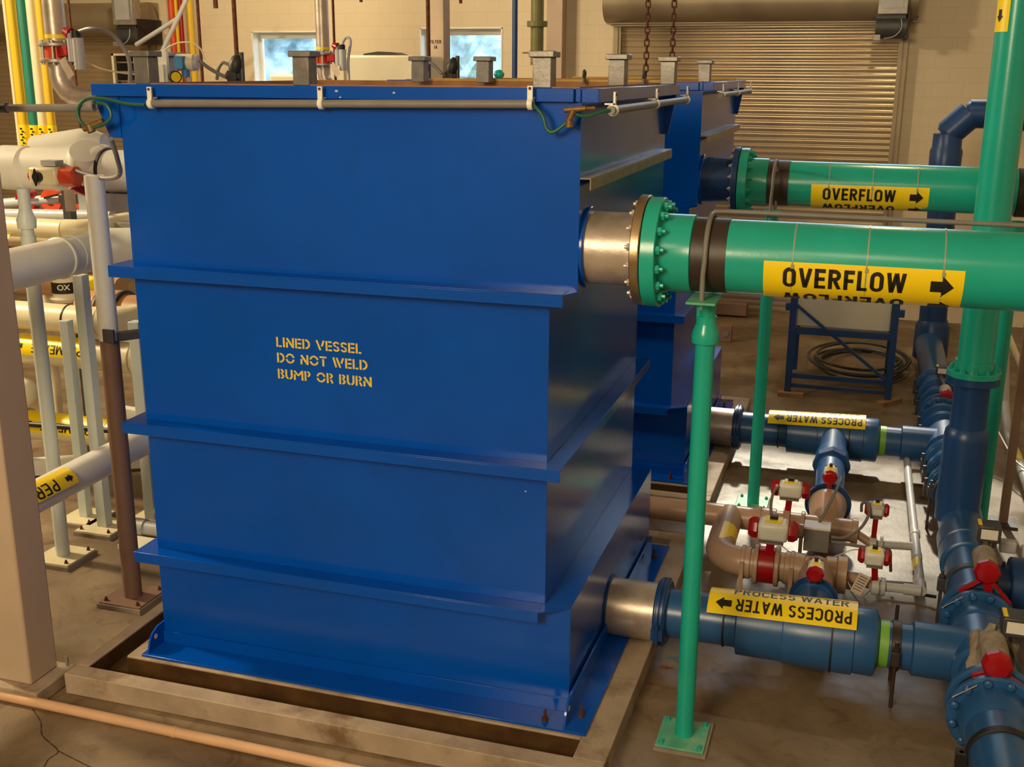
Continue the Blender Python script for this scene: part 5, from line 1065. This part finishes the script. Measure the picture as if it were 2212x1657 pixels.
vpipe(-5.62, LY, 0.050, mat('dark_green_paint', (0.01, 0.20, 0.14), 0.4), 'dark green vertical pipe between yellow and cream ones', 2.2, extra=plab(-5.62, LY, 0.05))
vpipe(-5.49, LY, 0.054, CREAMP, 'thick cream vertical pipe right of the dark green one', 2.2, extra=plab(-5.49, LY, 0.054))
vpipe(-5.365, LY, 0.048, YELLP, 'yellow vertical pipe beside the left metal riser', 2.2, extra=plab(-5.365, LY, 0.048))
g2 = 'dark hanging rods'
def rod(x, y, r, z0, label, z1=8.0): return single('hanger_rod', MB().cyl((x, y, z0), (x, y, z1), r, 12), RUST, label, 'rod', g2)
rod(-4.97, 6.0, 0.016, 2.2, 'dark rod just right of the left metal riser')
rod(-3.737, 7.5, 0.027, 3.0, 'dark vertical rod left of the left window'); rod(-4.246, 7.5, 0.02, 3.0, 'dark vertical rod right of the yellow wall pipe')
rod(-1.186, 7.5, 0.024, 3.0, 'dark vertical rod crossing the right window'); rod(-2.40, 7.5, 0.016, 3.4, 'thin dark rod behind the metal riser, right side')
rod(-4.299, 8.0, 0.03, 4.28, 'short dark stub hanging above the left window'); rod(-2.265, 8.0, 0.02, 4.33, 'short dark stub hanging above the pale tank'); rod(-0.965, 8.0, 0.02, 4.30, 'short dark stub hanging right of the stencilled column')
for k, (x, m, r, lb) in enumerate([(-7.52, REDO, 0.05, 'orange-red pipe on the wall near the roll-up door hood'), (-7.345, RED, 0.035, 'red pipe on the wall between green and yellow pipes'), (-7.43, YELLP, 0.03, 'slim yellow pipe on the wall beside the red one'), (-7.17, YELLP, 0.05, 'yellow pipe on the wall left of the dark rod'), (-7.60+0.19-0.02, HOSEG, 0.02, 'slim dark green pipe on the wall beside the red one')]):
    vpipe(x, 11.85, r, m, lb, 0, name='wall_pipe', group='coloured pipes on the back wall')
single('cross_bar', MB().cyl((-6.0, 10, 4.55), (-6.52, 10, 3.75), 0.035, 12), GREYL, 'pale grey bar slanting in front of the coloured wall pipes', 'bar')
single('cross_bar', MB().cyl((-6.95, 10, 3.88), (-6.2, 10, 4.25), 0.035, 12), GREYL, 'dull grey bar slanting up toward the coloured wall pipes', 'bar')
t = vpipe(-0.598, 9, 0.035, BLUED, 'thin blue vertical pipe right of the right window')
t = vpipe(-0.302, 9, 0.082, OLIVE, 'olive green vertical pipe with a flange, behind the tank rim', 3.6)
t.part('flange', MB().ring((-0.302, 9, 4.10), (0, 0, 1), 0.13, 0.06, 0.07, 28), OLIVE)
t.part('support_ledge', MB().box((-0.48, 8.95, 3.74), (-0.2, 9.05, 3.76)), OLIVE)
# chains
def chain(x, y, z0, label):
    m = MB(); z = z0; k = 0
    while z < 4.9:
        a = (1, 0, 0) if k % 2 else (0, 1, 0); s = 0.022; L = 0.030
        A = Vector(a); pts = [Vector((x, y, z))+A*s*math.cos(th)+Vector((0, 0, 1))*((L if math.sin(th) > 0 else -L)*0.5+s*math.sin(th)) for th in [2*PI*i/12 for i in range(13)]]
        m.tube(pts, 0.0075, 6); z += 0.058; k += 1
    t = T('lifting_chain', label, 'chain', (x, y, z0), 'rusty hanging chains')
    t.part('links', m, RUST); t.part('hanger', MB().cyl((x, y, 4.85), (x, y, 8.0), 0.012, 8), RUST)
    t.part('hook', MB().tube(arc_pts((x, y, z0-0.06), (1, 0, 0), (0, 0, 1), 0.035, PI*0.5, PI*2.1, 14), 0.011, 8), RUST)
chain(1.75, 5.7, 3.50, 'rusty chain hanging left, in front of the roll-up door'); chain(1.98, 5.8, 3.62, 'rusty chain hanging right, in front of the roll-up door')
